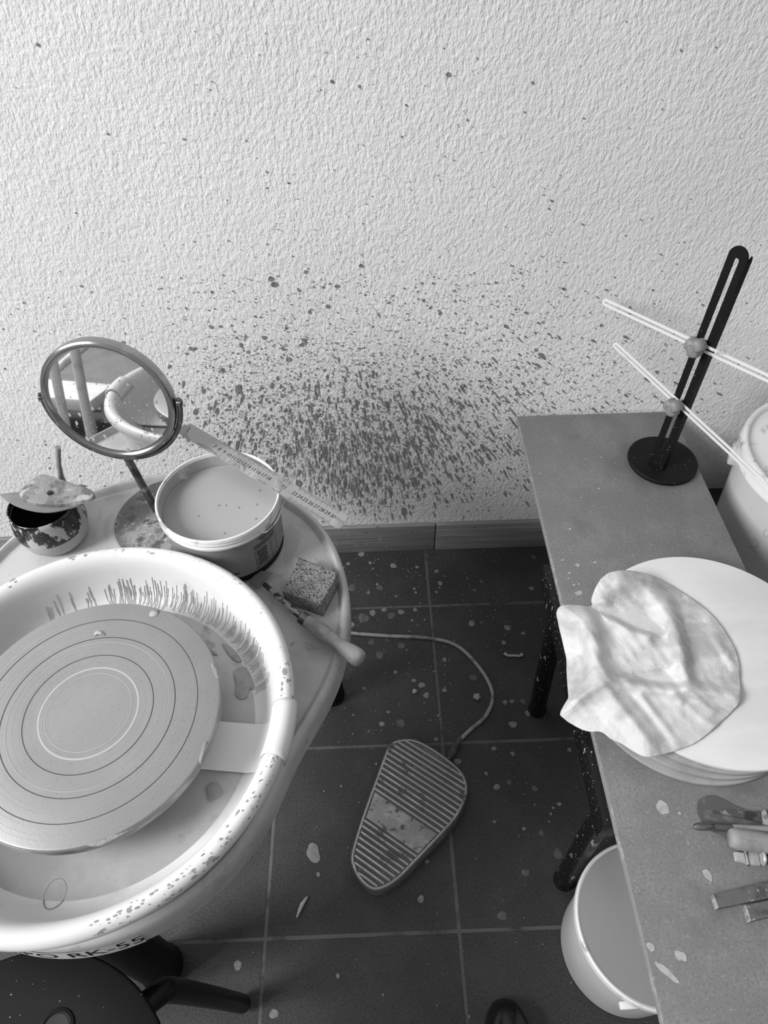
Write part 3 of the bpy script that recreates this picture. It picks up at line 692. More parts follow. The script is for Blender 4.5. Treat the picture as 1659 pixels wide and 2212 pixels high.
kid('wooden_rib', ((46, 1072), (60, 1052), (78, 1038), (96, 1031), (118, 1036), (160, 1050), (195, 1062), (206, 1072), (198, 1083), (160, 1092), (120, 1096), (80, 1093), (56, 1085)), PT+.0028, PT+.0095, m_rib, 'clay-caked rib with a finger hole, uppermost on the pot', 'rib', holes=[hq])
s0_ = at(120, 1042, PT+.004)
s1_ = at_y(126, 966, at(120, 1042, PT+.004).y-.004)
# the stick stands behind the ribs with its foot on the tray
ft = Vector((s0_.x+(s0_.x-s1_.x)*1.2, PC.y+.056, TZ)); 
tube('wooden_stick', [Vector((s0_.x-.001, PC.y+.0585, TZ+.001)), Vector((s0_.x+.0005, PC.y+.0590, PT)), at_y(125, 966, PC.y+.0590)], .0040, m_wood, None, seg=14, n=3)
tag(COL.objects['wooden_stick'], 'thin upright wooden stick rising behind the pot against the wall', 'stick')
# ------------------------------------------------------------------ sponge
def sponge():
    zt, zb = TZ+.031, TZ+.0005
    c4 = [at(646, 1203, zt), at(730, 1238, zt), at(695, 1305, zt), at(610, 1277, zt)]
    pits = [(random.random(), random.random(), random.uniform(.004, .026)*(.6 if random.random() < .75 else 1.2)) for _ in range(750)]
    n = 110; U, V = np.meshgrid(np.linspace(0, 1, n), np.linspace(0, 1, n), indexing='ij'); H = np.zeros((n, n))
    for a__, b__, r in pits: d = np.sqrt((U-a__)**2+(V-b__)**2)/r; H = np.minimum(H, -np.clip(1-d**2, 0, 1)*min(.004, r*.16))
    ed = np.minimum(np.minimum(U, 1-U), np.minimum(V, 1-V)); H -= .0012*np.exp(-ed/.012)
    H += rng.normal(0, .00015, (n, n))
    vs, fs = [], []
    def P(u_, v_): return (c4[0]*(1-u_)+c4[1]*u_)*(1-v_)+(c4[3]*(1-u_)+c4[2]*u_)*v_
    for i in range(n):
        for j in range(n): q_ = P(U[i, j], V[i, j]); vs.append((q_.x, q_.y, zt+H[i, j]))
    for i in range(n-1):
        for j in range(n-1): fs.append((i*n+j, i*n+j+1, (i+1)*n+j+1, (i+1)*n+j))
    # pitted sides
    def sidef(A, B, nrm):
        k0 = len(vs); m_, l_ = 90, 26; sp = [(random.random(), random.random(), random.uniform(.006, .028)) for _ in range(150)]
        for i in range(m_):
            for j in range(l_):
                s_, t_ = i/(m_-1), j/(l_-1); q_ = A*(1-s_)+B*s_; d_ = 0
                for a__, b__, r in sp:
                    dd = ((s_-a__)**2+((t_-b__)*.36)**2)/r**2
                    if dd < 1: d_ = min(d_, -(1-dd)*min(.003, r*.15))
                e_ = -.0012 if j in (0, l_-1) or i in (0, m_-1) else 0
                vs.append(tuple(Vector((q_.x, q_.y, zb+(zt-zb)*t_))+nrm*(d_+e_)))
        for i in range(m_-1):
            for j in range(l_-1): fs.append((k0+i*l_+j, k0+(i+1)*l_+j, k0+(i+1)*l_+j+1, k0+i*l_+j+1))
    cc = sum(c4, Vector())/4
    for i in range(4):
        A, B = c4[(i+1) % 4], c4[i]; e = (B-A).normalized(); nr_ = Vector((-e.y, e.x, 0))
        if nr_.dot((A+B)/2-cc) < 0: nr_ = -nr_
        sidef(A, B, nr_)
    i = len(vs); vs.extend([(q_.x, q_.y, zb) for q_ in c4]); fs.append((i, i+1, i+2, i+3))
    o = link('sponge', pydata('sponge', vs, fs), m_sponge, None); o.data.shade_smooth()
    tag(o, 'thick square grey cellulose sponge full of pores, on the tray by the pail', 'sponge')
sponge()
# ------------------------------------------------------------------ trimming tool with wooden handle
tt = thing('trimming_tool', 'trimming tool with turned wooden handle overhanging the tray edge, bent steel blade', 'tool', tuple(at(660, 1340, TZ)))
h0, h1 = at(652, 1334, .5515), at(783, 1428, .5560)
axd = (h1-h0); HL = axd.length
hpf = [(.0001, 0), (.0075, .0), (.0088, .004), (.0092, .012), (.0088, .016), (.0094, .022), (.0112, .035), (.0118, .045), (.0108, .056), (.0090, .066), (.0082, .073), (.0092, .083), (.0108, .095), (.0118, .106), (.0122, .113), (.0112, .119), (.008, .1225), (.0001, .124)]
lathe('handle', h0, [(r, h*HL/.124) for r, h in hpf], m_wood, tt, seg=32, axis=axd, smooth=60)
lathe('ferrule', h0-axd.normalized()*.001, [(.0001, 0), (.0086, .0), (.0092, .002), (.0092, .0115), (.0086, .012)], m_steeldk, tt, seg=32, axis=axd)
tube('shank', [at(571, 1262, TZ+.012), at(610, 1297, TZ+.016), at(652, 1334, .5515)], lambda t: .0036+.0012*t, m_shank, tt, seg=12, n=5)
bl = [at(560, 1232, TZ+.012), at(590, 1237, TZ+.013), at(568, 1256, TZ+.011), at(557, 1270, TZ+.010), at(538, 1256, TZ+.010)]
bn = (bl[1]-bl[0]).cross(bl[2]-bl[0]).normalized()*.0006
link('blade', pydata('blade', [p_+bn for p_ in bl]+[p_-bn for p_ in bl], [(0, 1, 2, 3, 4), (9, 8, 7, 6, 5)]+[(i, 5+i, 5+(i+1) % 5, (i+1) % 5) for i in range(5)]), m_blade, tt)
# ------------------------------------------------------------------ bench
TT = .425; XL, XR = .1765, .4925
bench = thing('bench', 'narrow grey hardboard bench on a splashed black steel frame, end against the wall', 'bench', ((XL+XR)/2, -.55, 0))
tp = box('top', (XL, -1.25, TT-.013), (XR, -.004, TT), m_board, bench, bev=.0012)
box('edge_strip', (XL-.0015, -1.25, TT-.0132), (XL+.0006, -.004, TT-.0009), m_edge, tp, bev=.0004)
fx0, fx1, fy0, fy1, fz0, fz1 = .1640, .484, -.795, -.370, .366, TT-.0132
box('rail', (fx0, fy0, fz0), (fx0+.022, fy1, fz1), m_blacksp, bench, bev=.001)
box('rail', (fx1-.022, fy0, fz0), (fx1, fy1, fz1), m_blacksp, bench, bev=.001)
box('rail', (fx0+.0225, fy0, fz0), (fx1-.0225, fy0+.022, fz1), m_blacksp, bench, bev=.001)
box('rail', (fx0+.0225, fy1-.022, fz0), (fx1-.0225, fy1, fz1), m_blacksp, bench, bev=.001)
for x, y in ((.206, -.440), (.196, -.762), (.455, -.440), (.455, -.762)):
    tx = fx0+.014 if x < .3 else fx1-.022
    r = .0165
    tube('leg', [(x-.003 if x < .3 else x, y, .004), ((x+tx)/2, y, .2), (tx+.006, y, fz0+.001)], r, m_blacksp, bench, seg=24, n=4)
    lathe('foot_cap', (x-.003 if x < .3 else x, y, 0), [(r*1.08, 0), (r*1.12, .002), (r*1.12, .010), (r*.9, .012)], m_blackp, bench, seg=24)
# spots on the bench top
bsp = []
for px, py, s, e in ((1231, 1143, 3, 1), (1215, 1210, 4, .6), (1247, 1221, 5, .9), (1285, 1215, 3.5, .8), (1230, 1238, 3.5, .7), (1228, 1249, 3, .8), (1240, 1264, 4, .6), (1250, 1262, 3, .6), (1250, 1281, 9, .6), (1255, 1075, 2.2, .7), (1431, 1744, 10, 1.3), (1465, 2063, 6, 1), (1475, 2066, 6, 1), (1405, 2045, 6, 1), (1528, 1890, 6, 1.6), (1468, 1757, 2.5, 1), (1310, 1770, 3, 1), (1262, 945, 1.8, .6), (1330, 1035, 1.8, .8), (1330, 1000, 1.6, .8), (1430, 2090, 4, 1)):
    q_ = at(px, py, TT); bsp.append(blob(q_.x, q_.y, s*.00072, e, .2, .1, 14))
q_ = at(1440, 2100, TT); bsp.append(blob(q_.x, q_.y, .0036, 4.2, .75, 0, 14))
for k in range(320): bsp.append(blob(random.uniform(XL+.005, XR-.005), random.uniform(-1.15, -.02), .00045*math.exp(random.gauss(0, .5)), 1, 0, 0, 6))
vs, fs = [], []
for b__ in bsp:
    i = len(vs); hz = TT+.0003+.0003*random.random(); vs += [(x, y, hz) for x, y in b__ if XL < x < XR]; n = len(vs)-i
    if n > 2: fs.append(tuple(range(i, i+n)))
o = link('clay_spots', pydata('clay_spots', vs, fs), m_spotl, tp); o['kind'] = 'stuff'
# ------------------------------------------------------------------ bats stacked on the bench
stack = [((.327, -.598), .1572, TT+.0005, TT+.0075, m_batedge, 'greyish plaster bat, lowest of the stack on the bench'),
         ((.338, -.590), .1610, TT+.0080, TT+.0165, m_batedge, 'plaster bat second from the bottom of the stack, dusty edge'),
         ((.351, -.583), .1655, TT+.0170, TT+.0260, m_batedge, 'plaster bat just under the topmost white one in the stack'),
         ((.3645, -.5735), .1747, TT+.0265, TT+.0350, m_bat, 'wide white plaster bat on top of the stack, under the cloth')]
for (cx, cy), r, z0, z1, m_, lb in stack:
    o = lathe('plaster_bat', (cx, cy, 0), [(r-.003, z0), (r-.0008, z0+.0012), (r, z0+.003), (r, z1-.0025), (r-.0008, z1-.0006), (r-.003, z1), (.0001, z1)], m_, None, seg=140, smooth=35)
    tag(o, lb, 'bat', 'round bats stacked on the bench')
BT = TT+.0350
for r, wd_ in ((.166, .0012), (.150, .0008), (.131, .0006), (.118, .001), (.09, .0007)):
    pass
# ------------------------------------------------------------------ stiff cloth draped over the bats
def cloth():
    O = [(1278, 1307, 0), (1277, 1293, .4), (1287, 1267, .8), (1304, 1243.5, .9), (1330, 1232, 1), (1365, 1232, .8), (1399, 1239, .4), (1428, 1252, .15), (1469, 1275, .0), (1512, 1304, 0), (1541, 1330, 0), (1570, 1368, 0), (1590, 1405, 0), (1597, 1431, 0), (1600, 1469, 0), (1601, 1500, .15), (1596, 1521, .1), (1581, 1538, 0), (1567, 1552, 0), (1538, 1578, 0), (1512, 1599, 0), (1486, 1613, 0), (1451, 1625, 0), (1420, 1633, .1), (1394, 1636, .1), (1370, 1625, .0), (1342, 1607, -.1), (1319, 1596, -.1), (1298, 1581, -.2), (1267, 1580, -.5), (1238, 1567, -.8), (1215, 1551, -1), (1209, 1541, -1), (1217, 1524, -.9), (1226, 1509, -1), (1226, 1492, -1.2), (1223, 1454, -1.4), (1222, 1420, -1.2), (1212, 1376, -.6), (1202, 1333, .2), (1203, 1316, .4), (1217, 1306, .5), (1252, 1307, .3), (1268, 1309, .1)]
    Q = catmull([Vector(o_) for o_ in O], 6, True); N_ = len(Q)
    C = Vector((1385, 1430, 0)); R_ = 80
    def seg_d(p_, A, B):
        A, B = Vector(A), Vector(B); d_ = B-A; t = max(0, min(1, (p_-A).dot(d_)/d_.dot(d_))); return (p_-(A+d_*t)).length, t
    ridges = [  # polyline, width px, height m, side sharpness
        ([(1345, 1250), (1400, 1262), (1432, 1300), (1455, 1350), (1470, 1400), (1478, 1450), (1490, 1475)], 20, .021, 1),
        ([(1222, 1325), (1262, 1335), (1278, 1380), (1284, 1430), (1292, 1462)], 22, .026, 1),
        ([(1262, 1322), (1310, 1335), (1370, 1365), (1400, 1372)], 16, .011, 1),
        ([(1292, 1462), (1350, 1478), (1420, 1490), (1500, 1492), (1590, 1505)], 15, .013, 1),
        ([(1295, 1470), (1325, 1510), (1362, 1560), (1400, 1615)], 24, .014, 1),
        ([(1292, 1466), (1250, 1500), (1215, 1540)], 20, .016, 1),
        ([(1310, 1250), (1300, 1290)], 30, .012, 1),
        ([(1455, 1500), (1505, 1548), (1545, 1570)], 10, .006, 1),
        ([(1385, 1500), (1430, 1560), (1465, 1612)], 10, .004, 1),
        ([(1530, 1340), (1560, 1400), (1590, 1450)], 10, .003, 1),
        ([(1500, 1500), (1540, 1540)], 7, .004, 1),
        ([(1275, 1312), (1320, 1322), (1380, 1352), (1430, 1362)], 10, -.015, 1),
        ([(1478, 1330), (1492, 1390), (1500, 1440), (1502, 1468)], 13, -.010, 1),
        ([(1380, 1455), (1430, 1470), (1490, 1472)], 11, -.005, 1),
        ([(1480, 1525), (1520, 1572)], 8, -.005, 1),
        ([(1250, 1380), (1262, 1450)], 14, -.004, 1)]
    def height(p_):
        h = 0
        for pl__, wd__, amp, _ in ridges:
            d_ = min(seg_d(p_, A, B)[0] for A, B in zip(pl__, pl__[1:])); h += 1.2*amp*math.exp(-(d_/wd__)**2)
        h = .028*math.tanh(h/.028)
        h += .0012*math.sin(p_.x*.09+p_.y*.05)*math.sin(p_.y*.07)+.0006*math.sin((p_.x-p_.y*.8)*.22)
        return h
    vs, fs = [], []
    for i in range(R_+1):
        t = i/R_
        for k in range(N_):
            e = Q[k]; p_ = Vector((C.x+(e.x-C.x)*t, C.y+(e.y-C.y)*t))
            edge = t**5
            zb = BT+.0035+e.z*.022*t**3
            lvl = zb+max(0 if e.z < 0 else -.0, height(p_))*(1-.55*edge) + .004*(1-t**4)
            if e.z >= 0: lvl = max(lvl, BT+.0024)
            wob = .0006*math.sin(k*1.7)*edge
            vs.append(at(p_.x+edge*random.uniform(-.7, .7), p_.y+edge*random.uniform(-.7, .7), lvl+wob))
    for i in range(R_):
        for k in range(N_): k2 = (k+1) % N_; fs.append((i*N_+k, (i+1)*N_+k, (i+1)*N_+k2, i*N_+k2))
    me = pydata('cloth', vs, fs); bm = bmesh.new(); bm.from_mesh(me); bmesh.ops.remove_doubles(bm, verts=bm.verts, dist=1e-5); bmesh.ops.recalc_face_normals(bm, faces=bm.faces); bm.to_mesh(me); bm.free()
    o = link('cloth', me, m_cloth, None); me.shade_smooth()
    sm = o.modifiers.new('sm', 'SMOOTH'); sm.iterations = 4; sm.factor = .5
    sd = o.modifiers.new('s', 'SOLIDIFY'); sd.thickness = .0018; sd.offset = -1 if me.polygons[0].normal.z < 0 else -1
    tag(o, 'stiff pale chamois cloth dried in folds over the bats, hanging past the bench edge', 'cloth')
cloth()
# ------------------------------------------------------------------ decorating gauge stand
st = thing('gauge_stand', 'black slotted upright on a round black base, two grey knobs, white slotted pointers', 'gauge stand', (.427, -.150, TT))
lathe('base', (.427, -.150, TT), [(.0605, .0), (.0625, .002), (.0640, .005), (.0640, .0085), (.0625, .0100), (.0001, .0102)], m_blackp, st, seg=90)
pa, pb = at(1401.5, 996, TT+.010), at(1429, 1017, TT+.010)
pu = (pb-pa); pu.z = 0; PW = pu.length; pu.normalize(); pn = Vector((pu.y, -pu.x, 0))    # pn faces the camera
ztop = .868; zb_ = TT+.0103; zu = Vector((0, 0, 1)); r_ = PW/2; HH = ztop-zb_
oc = [(0, 0), (PW, 0), (PW, HH-r_)]+[(r_+r_*math.cos(t), HH-r_+r_*math.sin(t)) for t in np.linspace(.15, PI-.15, 12)]+[(0, HH-r_)]
sw = PW*.26; s0z, s1z = .045, HH-r_*1.1
sl = [(r_-sw/2, s0z), (r_+sw/2, s0z), (r_+sw/2, s1z-sw/2)]+[(r_+sw/2*math.cos(t), s1z-sw/2+sw/2*math.sin(t)) for t in np.linspace(.3, PI-.3, 6)]+[(r_-sw/2, s1z-sw/2)]
post = prism('upright', oc, -.003, 0, m_blackp, st, frame=(Vector((pa.x, pa.y, zb_)), pu, zu, pn), holes=[sl])
fo = Vector((pb.x, pb.y, zb_))
prism('side_flange', [(.0032, 0), (.014, 0), (.014, HH-r_-.003), (.0115, HH-r_+.004), (.0032, HH-r_-.006)], 0, .0025, m_blackp, post, frame=(fo-pu*.0002, -pn, zu, -pu))
def slotted(name, A, B, wd__, slot, m_, parent, nrm, label=None, l0=.004, l1=None, point=False):
    d_ = (B-A); L__ = d_.length; d_.normalize(); v__ = nrm.cross(d_).normalized(); h = wd__/2
    ocl = [(h, -h), (L__, -h), (L__, h), (h, h)]+[(h-h*math.sin(t), h*math.cos(t)) for t in np.linspace(.3, PI-.3, 8)]
    if point: ocl = [(h, -h), (L__-.01, -h), (L__+.015, 0), (L__-.004, h), (h, h)]+[(h-h*math.sin(t), h*math.cos(t)) for t in np.linspace(.3, PI-.3, 8)]
    s2 = slot/2; e1 = L__-(.012 if not point else .016)
    hs = [(h, -s2), (e1, -s2), (e1, s2), (h, s2)]+[(h-s2*math.sin(t), s2*math.cos(t)) for t in np.linspace(.4, PI-.4, 5)]
    return prism(name, ocl, -.001, .001, m_, parent, frame=(A, d_, v__, nrm), holes=[hs])
for (kx, ky, A_, B_, rr_, w_) in ((1503, 749, (1302, 650), (1700, 836), .0168, .0132), (1455, 879, (1326, 742), (1652, 1044), .0158, .0124)):
    K = at_pl(kx, ky, pa+pn*.016, pn)
    arm_p = K-pn*.011
    yl = -.022 if kx > 1480 else -.045
    A = at_y(A_[0], A_[1], yl)
    # arm plane: through A, through the post line at the knob, vertical
    hd = (arm_p-A); hd.z = 0; hd.normalize(); an = Vector((hd.y, -hd.x, 0)); an = an if an.dot(pn) > 0 else -an
    Bp = at_pl(B_[0], B_[1], A, an)
    slotted('pointer', A, Bp, w_, w_*.32, m_arm, st, an, point=(kx < 1480))
    vs, fs = [], []; seg = 60; q__ = pn.to_track_quat('Z', 'Y')
    prk = [(0.55, -.012), (.62, -.008), (.95, -.006), (1.0, -.001), (1.0, .0065), (.90, .0100), (.72, .0118), (.42, .0122), (.38, .0112), (.35, .0112), (.33, .0122), (.0001, .0124)]
    for r0, h in prk:
        for k in range(seg):
            t = 2*PI*k/seg; lob = 1-(.30*max(0, math.cos(3*t+.6))**1.6 if r0 > .7 and h > -.008 else 0); vs.append(K+q__ @ Vector((rr_*r0*lob*math.cos(t), rr_*r0*lob*math.sin(t), h+.000)))
    for i in range(len(prk)-1):
        for k in range(seg): fs.append((i*seg+k, i*seg+(k+1) % seg, (i+1)*seg+(k+1) % seg, (i+1)*seg+k))
    fs.append(tuple(range(seg))[::-1])
    kn = link('knob', pydata('knob', vs, fs), m_knob, st, 50)
    bolt = lathe('bolt', K-pn*.024, [(.0034, 0), (.0034, .016)], m_black, kn, seg=16, axis=pn)
# ------------------------------------------------------------------ large lidded bucket behind the bench, standing on a crate
LC = Vector((.714, -.213, 0)); LZ = .492
lb_ = thing('lidded_bucket', 'large white lidded bucket behind the bench at the wall', 'bucket', (LC.x, LC.y, .235))
lathe('bucket_body', (LC.x, LC.y, 0), [(.140, .2355), (.144, .238), (.1600, .452), (.1640, .453), (.1640, .470), (.150, .470)], m_tub, lb_, seg=100)
lathe('lid', (LC.x, LC.y, 0), [(.1650, .455), (.1685, .456), (.1695, .462), (.1680, .468), (.1695, .476), (.1690, .486), (.1670, LZ), (.1630, LZ+.001), (.1590, LZ), (.1575, LZ-.003), (.1560, LZ-.008), (.1400, LZ-.009), (.0001, LZ-.009)], m_pail, lb_, seg=120, smooth=50)
ea = math.radians(155); eu = Vector((math.cos(ea), math.sin(ea), 0)); ev = Vector((-eu.y, eu.x, 0)); ec = LC+eu*.163+Vector((0, 0, .436))
box('handle_ear', (-.009, -.015, -.018), (.009, .015, .018), m_tub, lb_, bev=.004, rot=Matrix((eu, ev, (0, 0, 1))).transposed()).location += ec if False else Vector((0, 0, 0))
for v__ in COL.objects['handle_ear'].data.vertices: v__.co += ec
vv, ff = [], []
def onb(x, z, off=.0006): r = .144+(z-.238)/.214*.016+off; a__ = math.radians(218)+x/.155; return Vector((LC.x+r*math.cos(a__), LC.y+r*math.sin(a__), z))
for s__, dx_, dz_, sz_ in (('00', -.005, .385, .03), ('2', -.02, .34, .045), ('7', .018, .365, .03)):
    v_, f_ = text_mesh(s__, sz_); i = len(vv); vv += [onb(q_.x+dx_, q_.y+dz_) for q_ in v_]; ff += [tuple(i+k for k in f) for f in f_]
link('handwriting', pydata('handwriting', vv, ff), mat('pencil', .47, .5), lb_)
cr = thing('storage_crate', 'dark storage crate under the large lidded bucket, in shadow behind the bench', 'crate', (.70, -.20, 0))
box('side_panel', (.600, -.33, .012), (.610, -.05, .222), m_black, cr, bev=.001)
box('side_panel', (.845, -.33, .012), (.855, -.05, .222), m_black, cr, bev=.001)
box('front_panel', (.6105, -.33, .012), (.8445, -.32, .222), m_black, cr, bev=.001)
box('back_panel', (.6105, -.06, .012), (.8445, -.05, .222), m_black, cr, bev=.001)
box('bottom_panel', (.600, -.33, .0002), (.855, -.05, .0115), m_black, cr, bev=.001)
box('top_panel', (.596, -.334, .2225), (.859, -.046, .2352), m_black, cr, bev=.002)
# ------------------------------------------------------------------ tub under the bench
UC = Vector((.266, -.866, 0)); UC2 = Vector((.270, -.868, 0))
tub = thing('lidded_tub', 'pale plastic tub with a grey lid, on the floor half under the bench', 'tub', (UC.x, UC.y, 0))
lathe('tub_body', (UC.x, UC.y, 0), [(.094, .0005), (.0975, .003), (.1035, .165), (.1065, .166), (.1065, .180), (.100, .180)], m_tub, tub, seg=110)
lathe('tub_lid', (UC.x, UC.y, 0), [(.1070, .178), (.1095, .179), (.1105, .184), (.1098, .189), (.1107, .194), (.1098, .199), (.1085, .2005), (.1060, .2000), (.1045, .1985)], m_pail, tub, seg=120, smooth=50, caps=False)
lathe('lid_panel', (UC.x, UC.y, 0), [(.1047, .1990), (.1040, .1965), (.1020, .1900), (.0990, .1900), (.0970, .1965), (.0955, .1972), (.0001, .1975)], m_lidgrey, tub, seg=120, smooth=60)
q_ = at(1357, 2172, .170); box('lug', (q_.x-.012, q_.y-.005, .164), (q_.x+.012, q_.y+.005, .175), m_pail, tub, bev=.002)
# ------------------------------------------------------------------ stool, bottom left
SC = Vector((-.5045, -1.084, 0)); SZ = .45
stl = thing('stool', 'round black plastic stool with splayed tube legs, in front of the wheel', 'stool', (SC.x, SC.y, 0))
hole = at(123, 2212, SZ)
sp_ = [(.150, SZ-.022), (.163, SZ-.018), (.1685, SZ-.008), (.1695, SZ-.004), (.168, SZ-.0005), (.165, SZ+.0006), (.120, SZ-.001), (.0145, SZ-.002), (.0130, SZ-.004), (.0130, SZ-.020), (.10, SZ-.022)]
lathe('seat', (SC.x, SC.y, 0), sp_, m_blackp, stl, seg=120, closed=True, smooth=45)
lathe('hole_rim', (hole.x, hole.y-.004, SZ-.0008), [(.013, 0), (.0155, .0016), (.0185, .0010), (.019, 0)], m_blackp, stl, seg=40)
lathe('hole_cap', (hole.x, hole.y-.004, SZ-.001), [(.0131, .0), (.0131, .0008), (.0001, .0002)], m_dark, stl, seg=30)
for k, (fx, fy) in enumerate(((at(524, 2168, .012).x, at(524, 2168, .012).y), (-.66, -.94), (-.66, -1.24), (-.36, -1.24))):
    f = Vector((fx, fy, .013)); d_ = (f-SC); d_.z = 0; L__ = d_.length; d_.normalize()
    if k == 0: pts = [SC+d_*.11+Vector((0, 0, SZ-.040)), SC+d_*.150+Vector((0, 0, SZ-.036)), SC+d_*.176+Vector((0, 0, SZ-.050)), SC+d_*.186+Vector((0, 0, SZ-.085)), f.lerp(SC+d_*.19+Vector((0, 0, SZ-.11)), .5), f]
    else: pts = [SC+d_*.09+Vector((0, 0, SZ-.040)), SC+d_*.125+Vector((0, 0, SZ-.036)), SC+d_*.146+Vector((0, 0, SZ-.050)), SC+d_*.156+Vector((0, 0, SZ-.085)), f.lerp(SC+d_*.16+Vector((0, 0, SZ-.11)), .5), f]
    tube('leg', pts, .0135, m_black, stl, seg=20, n=6)
# ------------------------------------------------------------------ shoe toe at the bottom edge
def shoe():
    sh = thing('shoe', 'black shoe toe with pale clay flecks at the lower edge of the picture', 'shoe', (.058, -1.09, 0))
    def out(L, W, k): return [(W*math.copysign(abs(math.sin(t))**.75, math.sin(t))*(1 if math.cos(t) > 0 else .85), L*math.copysign(abs(math.cos(t))**.85, math.cos(t))) for t in np.linspace(0, 2*PI, 40, endpoint=False)]
    c = Vector((.060, -1.075, 0)); vs, fs = [], []
    rows = [(1.0, .001), (1.03, .006), (1.02, .020), (.98, .032), (.90, .044), (.74, .053), (.5, .058), (.22, .060)]
    for s, z in rows:
        for x, y in out(.140, .043, 0): vs.append(c+Vector((x*s, y*(s if s > .9 else .35+.65*s), z+(.03 if y < 0 else 0)*max(0, (1-s)))))
    n = 40
    for i in range(len(rows)-1):
        for k in range(n): fs.append((i*n+k, i*n+(k+1) % n, (i+1)*n+(k+1) % n, (i+1)*n+k))
    fs.append(tuple((len(rows)-1)*n+k for k in range(n))); fs.append(tuple(range(n))[::-1])
    link('upper', pydata('upper', vs, fs), m_shoe, sh, 60)
    prism('sole', [(x*1.05, y*1.03) for x, y in out(.140, .043, 0)], .0005, .006, m_shoe, sh, frame=(c, Vector((1, 0, 0)), Vector((0, 1, 0)), Vector((0, 0, 1))))
shoe()
# ------------------------------------------------------------------ tools on the bench
def flatpoly(name, px, z0, z1, m_, label, cat, n=5, parent=None, bev=0):
    Q = catmull([Vector((*at(a__, b__, z1)[:2], 0)) for a__, b__ in px], n, True)
    o = prism(name, [(q_.x, q_.y) for q_ in Q], z0, z1, m_, parent, bev=bev)
    if label: tag(o, label, cat)
    return o
z = TT
flatpoly('rubber_rib', ((1507, 1740), (1515, 1724), (1535, 1718), (1560, 1726), (1590, 1742), (1625, 1752), (1700, 1757), (1700, 1830), (1640, 1835), (1590, 1832), (1560, 1805), (1530, 1790), (1512, 1765)), z+.0005, z+.0025, m_strain, 'large dark kidney rib lying flat beneath the tools on the bench', 'rib')
dk = thing('palette_knife', 'dark flat palette knife with a pale collar, topmost of the bench tools', 'palette knife', tuple(at(1600, 1755, z)))
flatpoly('blade', ((1540, 1752), (1570, 1750), (1610, 1752), (1652, 1758), (1652, 1776), (1610, 1768), (1570, 1760)), z+.0035, z+.0052, m_steeldk, None, None, parent=dk)
flatpoly('collar', ((1647, 1752), (1656, 1753), (1662, 1780), (1652, 1780)), z+.0028, z+.0085, m_woodend, None, None, parent=dk, n=2)
box('handle', (*(at(1660, 1752, z+.006)+Vector((0, -.018, 0)))[:2], z+.0028), (at(1660, 1752, z+.006).x+.10, at(1660, 1752, z+.006).y, z+.012), m_wooddk, dk, bev=.003)
lt = thing('loop_tool', 'small ribbon loop tool with chrome ferrule and thin pale wooden handle', 'tool', tuple(at(1560, 1787, z)))
lo_ = [at(*p_, z+.009) for p_ in ((1545, 1781), (1520, 1780), (1502, 1780), (1499, 1786), (1508, 1792), (1525, 1793), (1545, 1792))]
tube('loop', lo_, .0010, m_chrome, lt, seg=8, n=5, flat=2.2)
fa, fb_ = at(1543, 1787, z+.009), at(1582, 1789, z+.009)
lathe('ferrule', fa, [(.0001, 0), (.0042, 0), (.0046, .002), (.0046, (fb_-fa).length)], m_steeldk, lt, seg=20, axis=(fb_-fa))
lathe('handle', fb_, [(.0001, 0), (.0047, 0), (.0050, .01), (.0048, .10), (.0001, .101)], m_wood, lt, seg=20, axis=(fb_-fa))
ra, rb = at(1576, 1809, z+.0145), at(1660, 1822, z+.0145)
o = lathe('rolling_handle', ra, [(.0001, 0), (.0095, .0005), (.0120, .0035), (.0127, .010), (.0127, .14), (.0110, .145), (.0001, .146)], m_wood, None, seg=32, axis=(rb-ra), smooth=60)
o.location.z -= .0015
tag(o, 'thick smooth wooden roller handle with rounded end, lying across the dark rib', 'roller')
br = thing('flat_brush', 'small flat stubby brush with crusted metal ferrule, nearest the two dark wooden bars', 'brush', tuple(at(1620, 1853, z)))
ba, bb2 = at(1587, 1848, z+.004), at(1640, 1856, z+.004); bu = (bb2-ba).normalized(); bv = Vector((-bu.y, bu.x, 0)); zz = Vector((0, 0, 1))
prism('bristles', [(0, -.0058), (.003, -.0066), (.012, -.0072), (.012, .0050), (.003, .0050), (0, .0040)], -.0032, .0010, m_spotl, br, frame=(ba, bu, bv, zz), bev=.0008)
prism('ferrule', [(.0125, -.0088), (.0285, -.0080), (.0285, .0072), (.0125, .0072)], -.0034, .0022, m_steel, br, frame=(ba, bu, bv, zz), bev=.0008)
prism('crimp', [(.0135, -.0092), (.0160, -.0092), (.0160, .0076), (.0135, .0076)], -.0035, .0028, m_chrome, br, frame=(ba, bu, bv, zz), bev=.0004)
lathe('bolster', ba+bu*.029, [(.0001, 0), (.0075, 0), (.0088, .0015), (.0088, .003), (.006, .0045)], m_steel, br, seg=24, axis=bu).location.z += .0055
tube('handle', [ba+bu*.033+zz*.003, ba+bu*.06+zz*.003, ba+bu*.12+zz*.003], lambda t: .0045+.002*t, m_wooddk, br, seg=14, n=4)
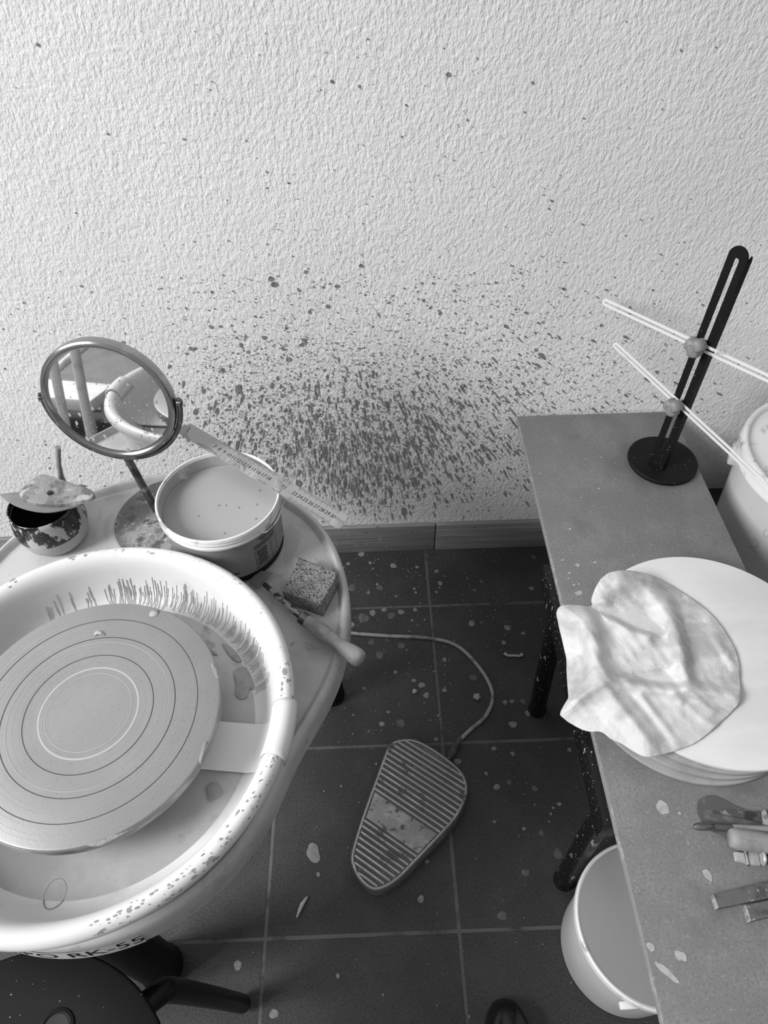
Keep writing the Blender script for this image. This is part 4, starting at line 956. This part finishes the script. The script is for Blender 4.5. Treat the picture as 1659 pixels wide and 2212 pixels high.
def slat(px, label, z0, z1):
    A, B, Cc, D = [at(*p_, z1) for p_ in px]
    t_ = thing('hardwood_bar', label, 'wooden bar', tuple(A), 'dark wooden bars on the bench')
    o = prism('bar_body', [tuple(q_[:2]) for q_ in (A, B, Cc, D)], z0, z1, m_wooddk, t_, bev=.0015)
    d_ = (B-A).normalized()
    e = prism('end_face', [tuple((A-d_*.0012)[:2]), tuple((A+d_*.0010)[:2]), tuple((D+d_*.0010)[:2]), tuple((D-d_*.0012)[:2])], z0, z1+.0003, m_woodend, t_, bev=.0006)
    return t_
s1__ = slat(((1541, 1932), (1720, 1888), (1724, 1928), (1552, 1962)), 'longer dark wooden bar nearer the brush, pale dusty end and brass pin', z+.0005, z+.0095)
q_ = at(1656, 1922, z+.0095); lathe('pin', q_, [(.0022, 0), (.0020, .0006), (.0001, .0010)], m_chrome, s1__, seg=14)
slat(((1612, 1955), (1720, 1930), (1724, 1966), (1622, 1990)), 'shorter dark wooden bar lower down, nearest the front of the bench', z+.0005, z+.0095)
# ------------------------------------------------------------------ white rack behind the photographer, seen in the mirror
rk = thing('tube_rack', 'white tubular rack with a pale shelf, seen only in the round mirror', 'rack', (-1.25, -1.45, 0))
tube('post', [(-1.34, -1.36, .0), (-1.325, -1.36, .25), (-1.30, -1.36, .62)], .015, m_rack, rk, seg=16, n=2)
tube('post', [(-1.225, -1.32, .0), (-1.215, -1.32, .25), (-1.195, -1.32, .62)], .015, m_rack, rk, seg=16, n=2)
tube('crossbar', [(-1.34, -1.41, .33), (-1.23, -1.41, .41), (-1.05, -1.41, .53)], .013, m_rack, rk, seg=16, n=2)
tube('crossbar', [(-1.30, -1.39, .60), (-1.05, -1.39, .60), (-.98, -1.39, .60)], .015, m_rack, rk, seg=16, n=2)
box('shelf', (-1.95, -1.74, .095), (-1.37, -1.58, .145), m_rack, rk, bev=.012)
for x, y in ((-1.9, -1.71), (-1.41, -1.71), (-1.9, -1.61), (-1.41, -1.61)): tube('foot', [(x, y, .0), (x, y, .05), (x, y, .096)], .014, m_rack, rk, seg=12, n=2)
tag(box('floor_board', (-2.5, -3.0, .0005), (-.9, -1.78, .012), m_board, None, bev=.002), 'grey board lying flat on the floor, seen only in the mirror', 'board')
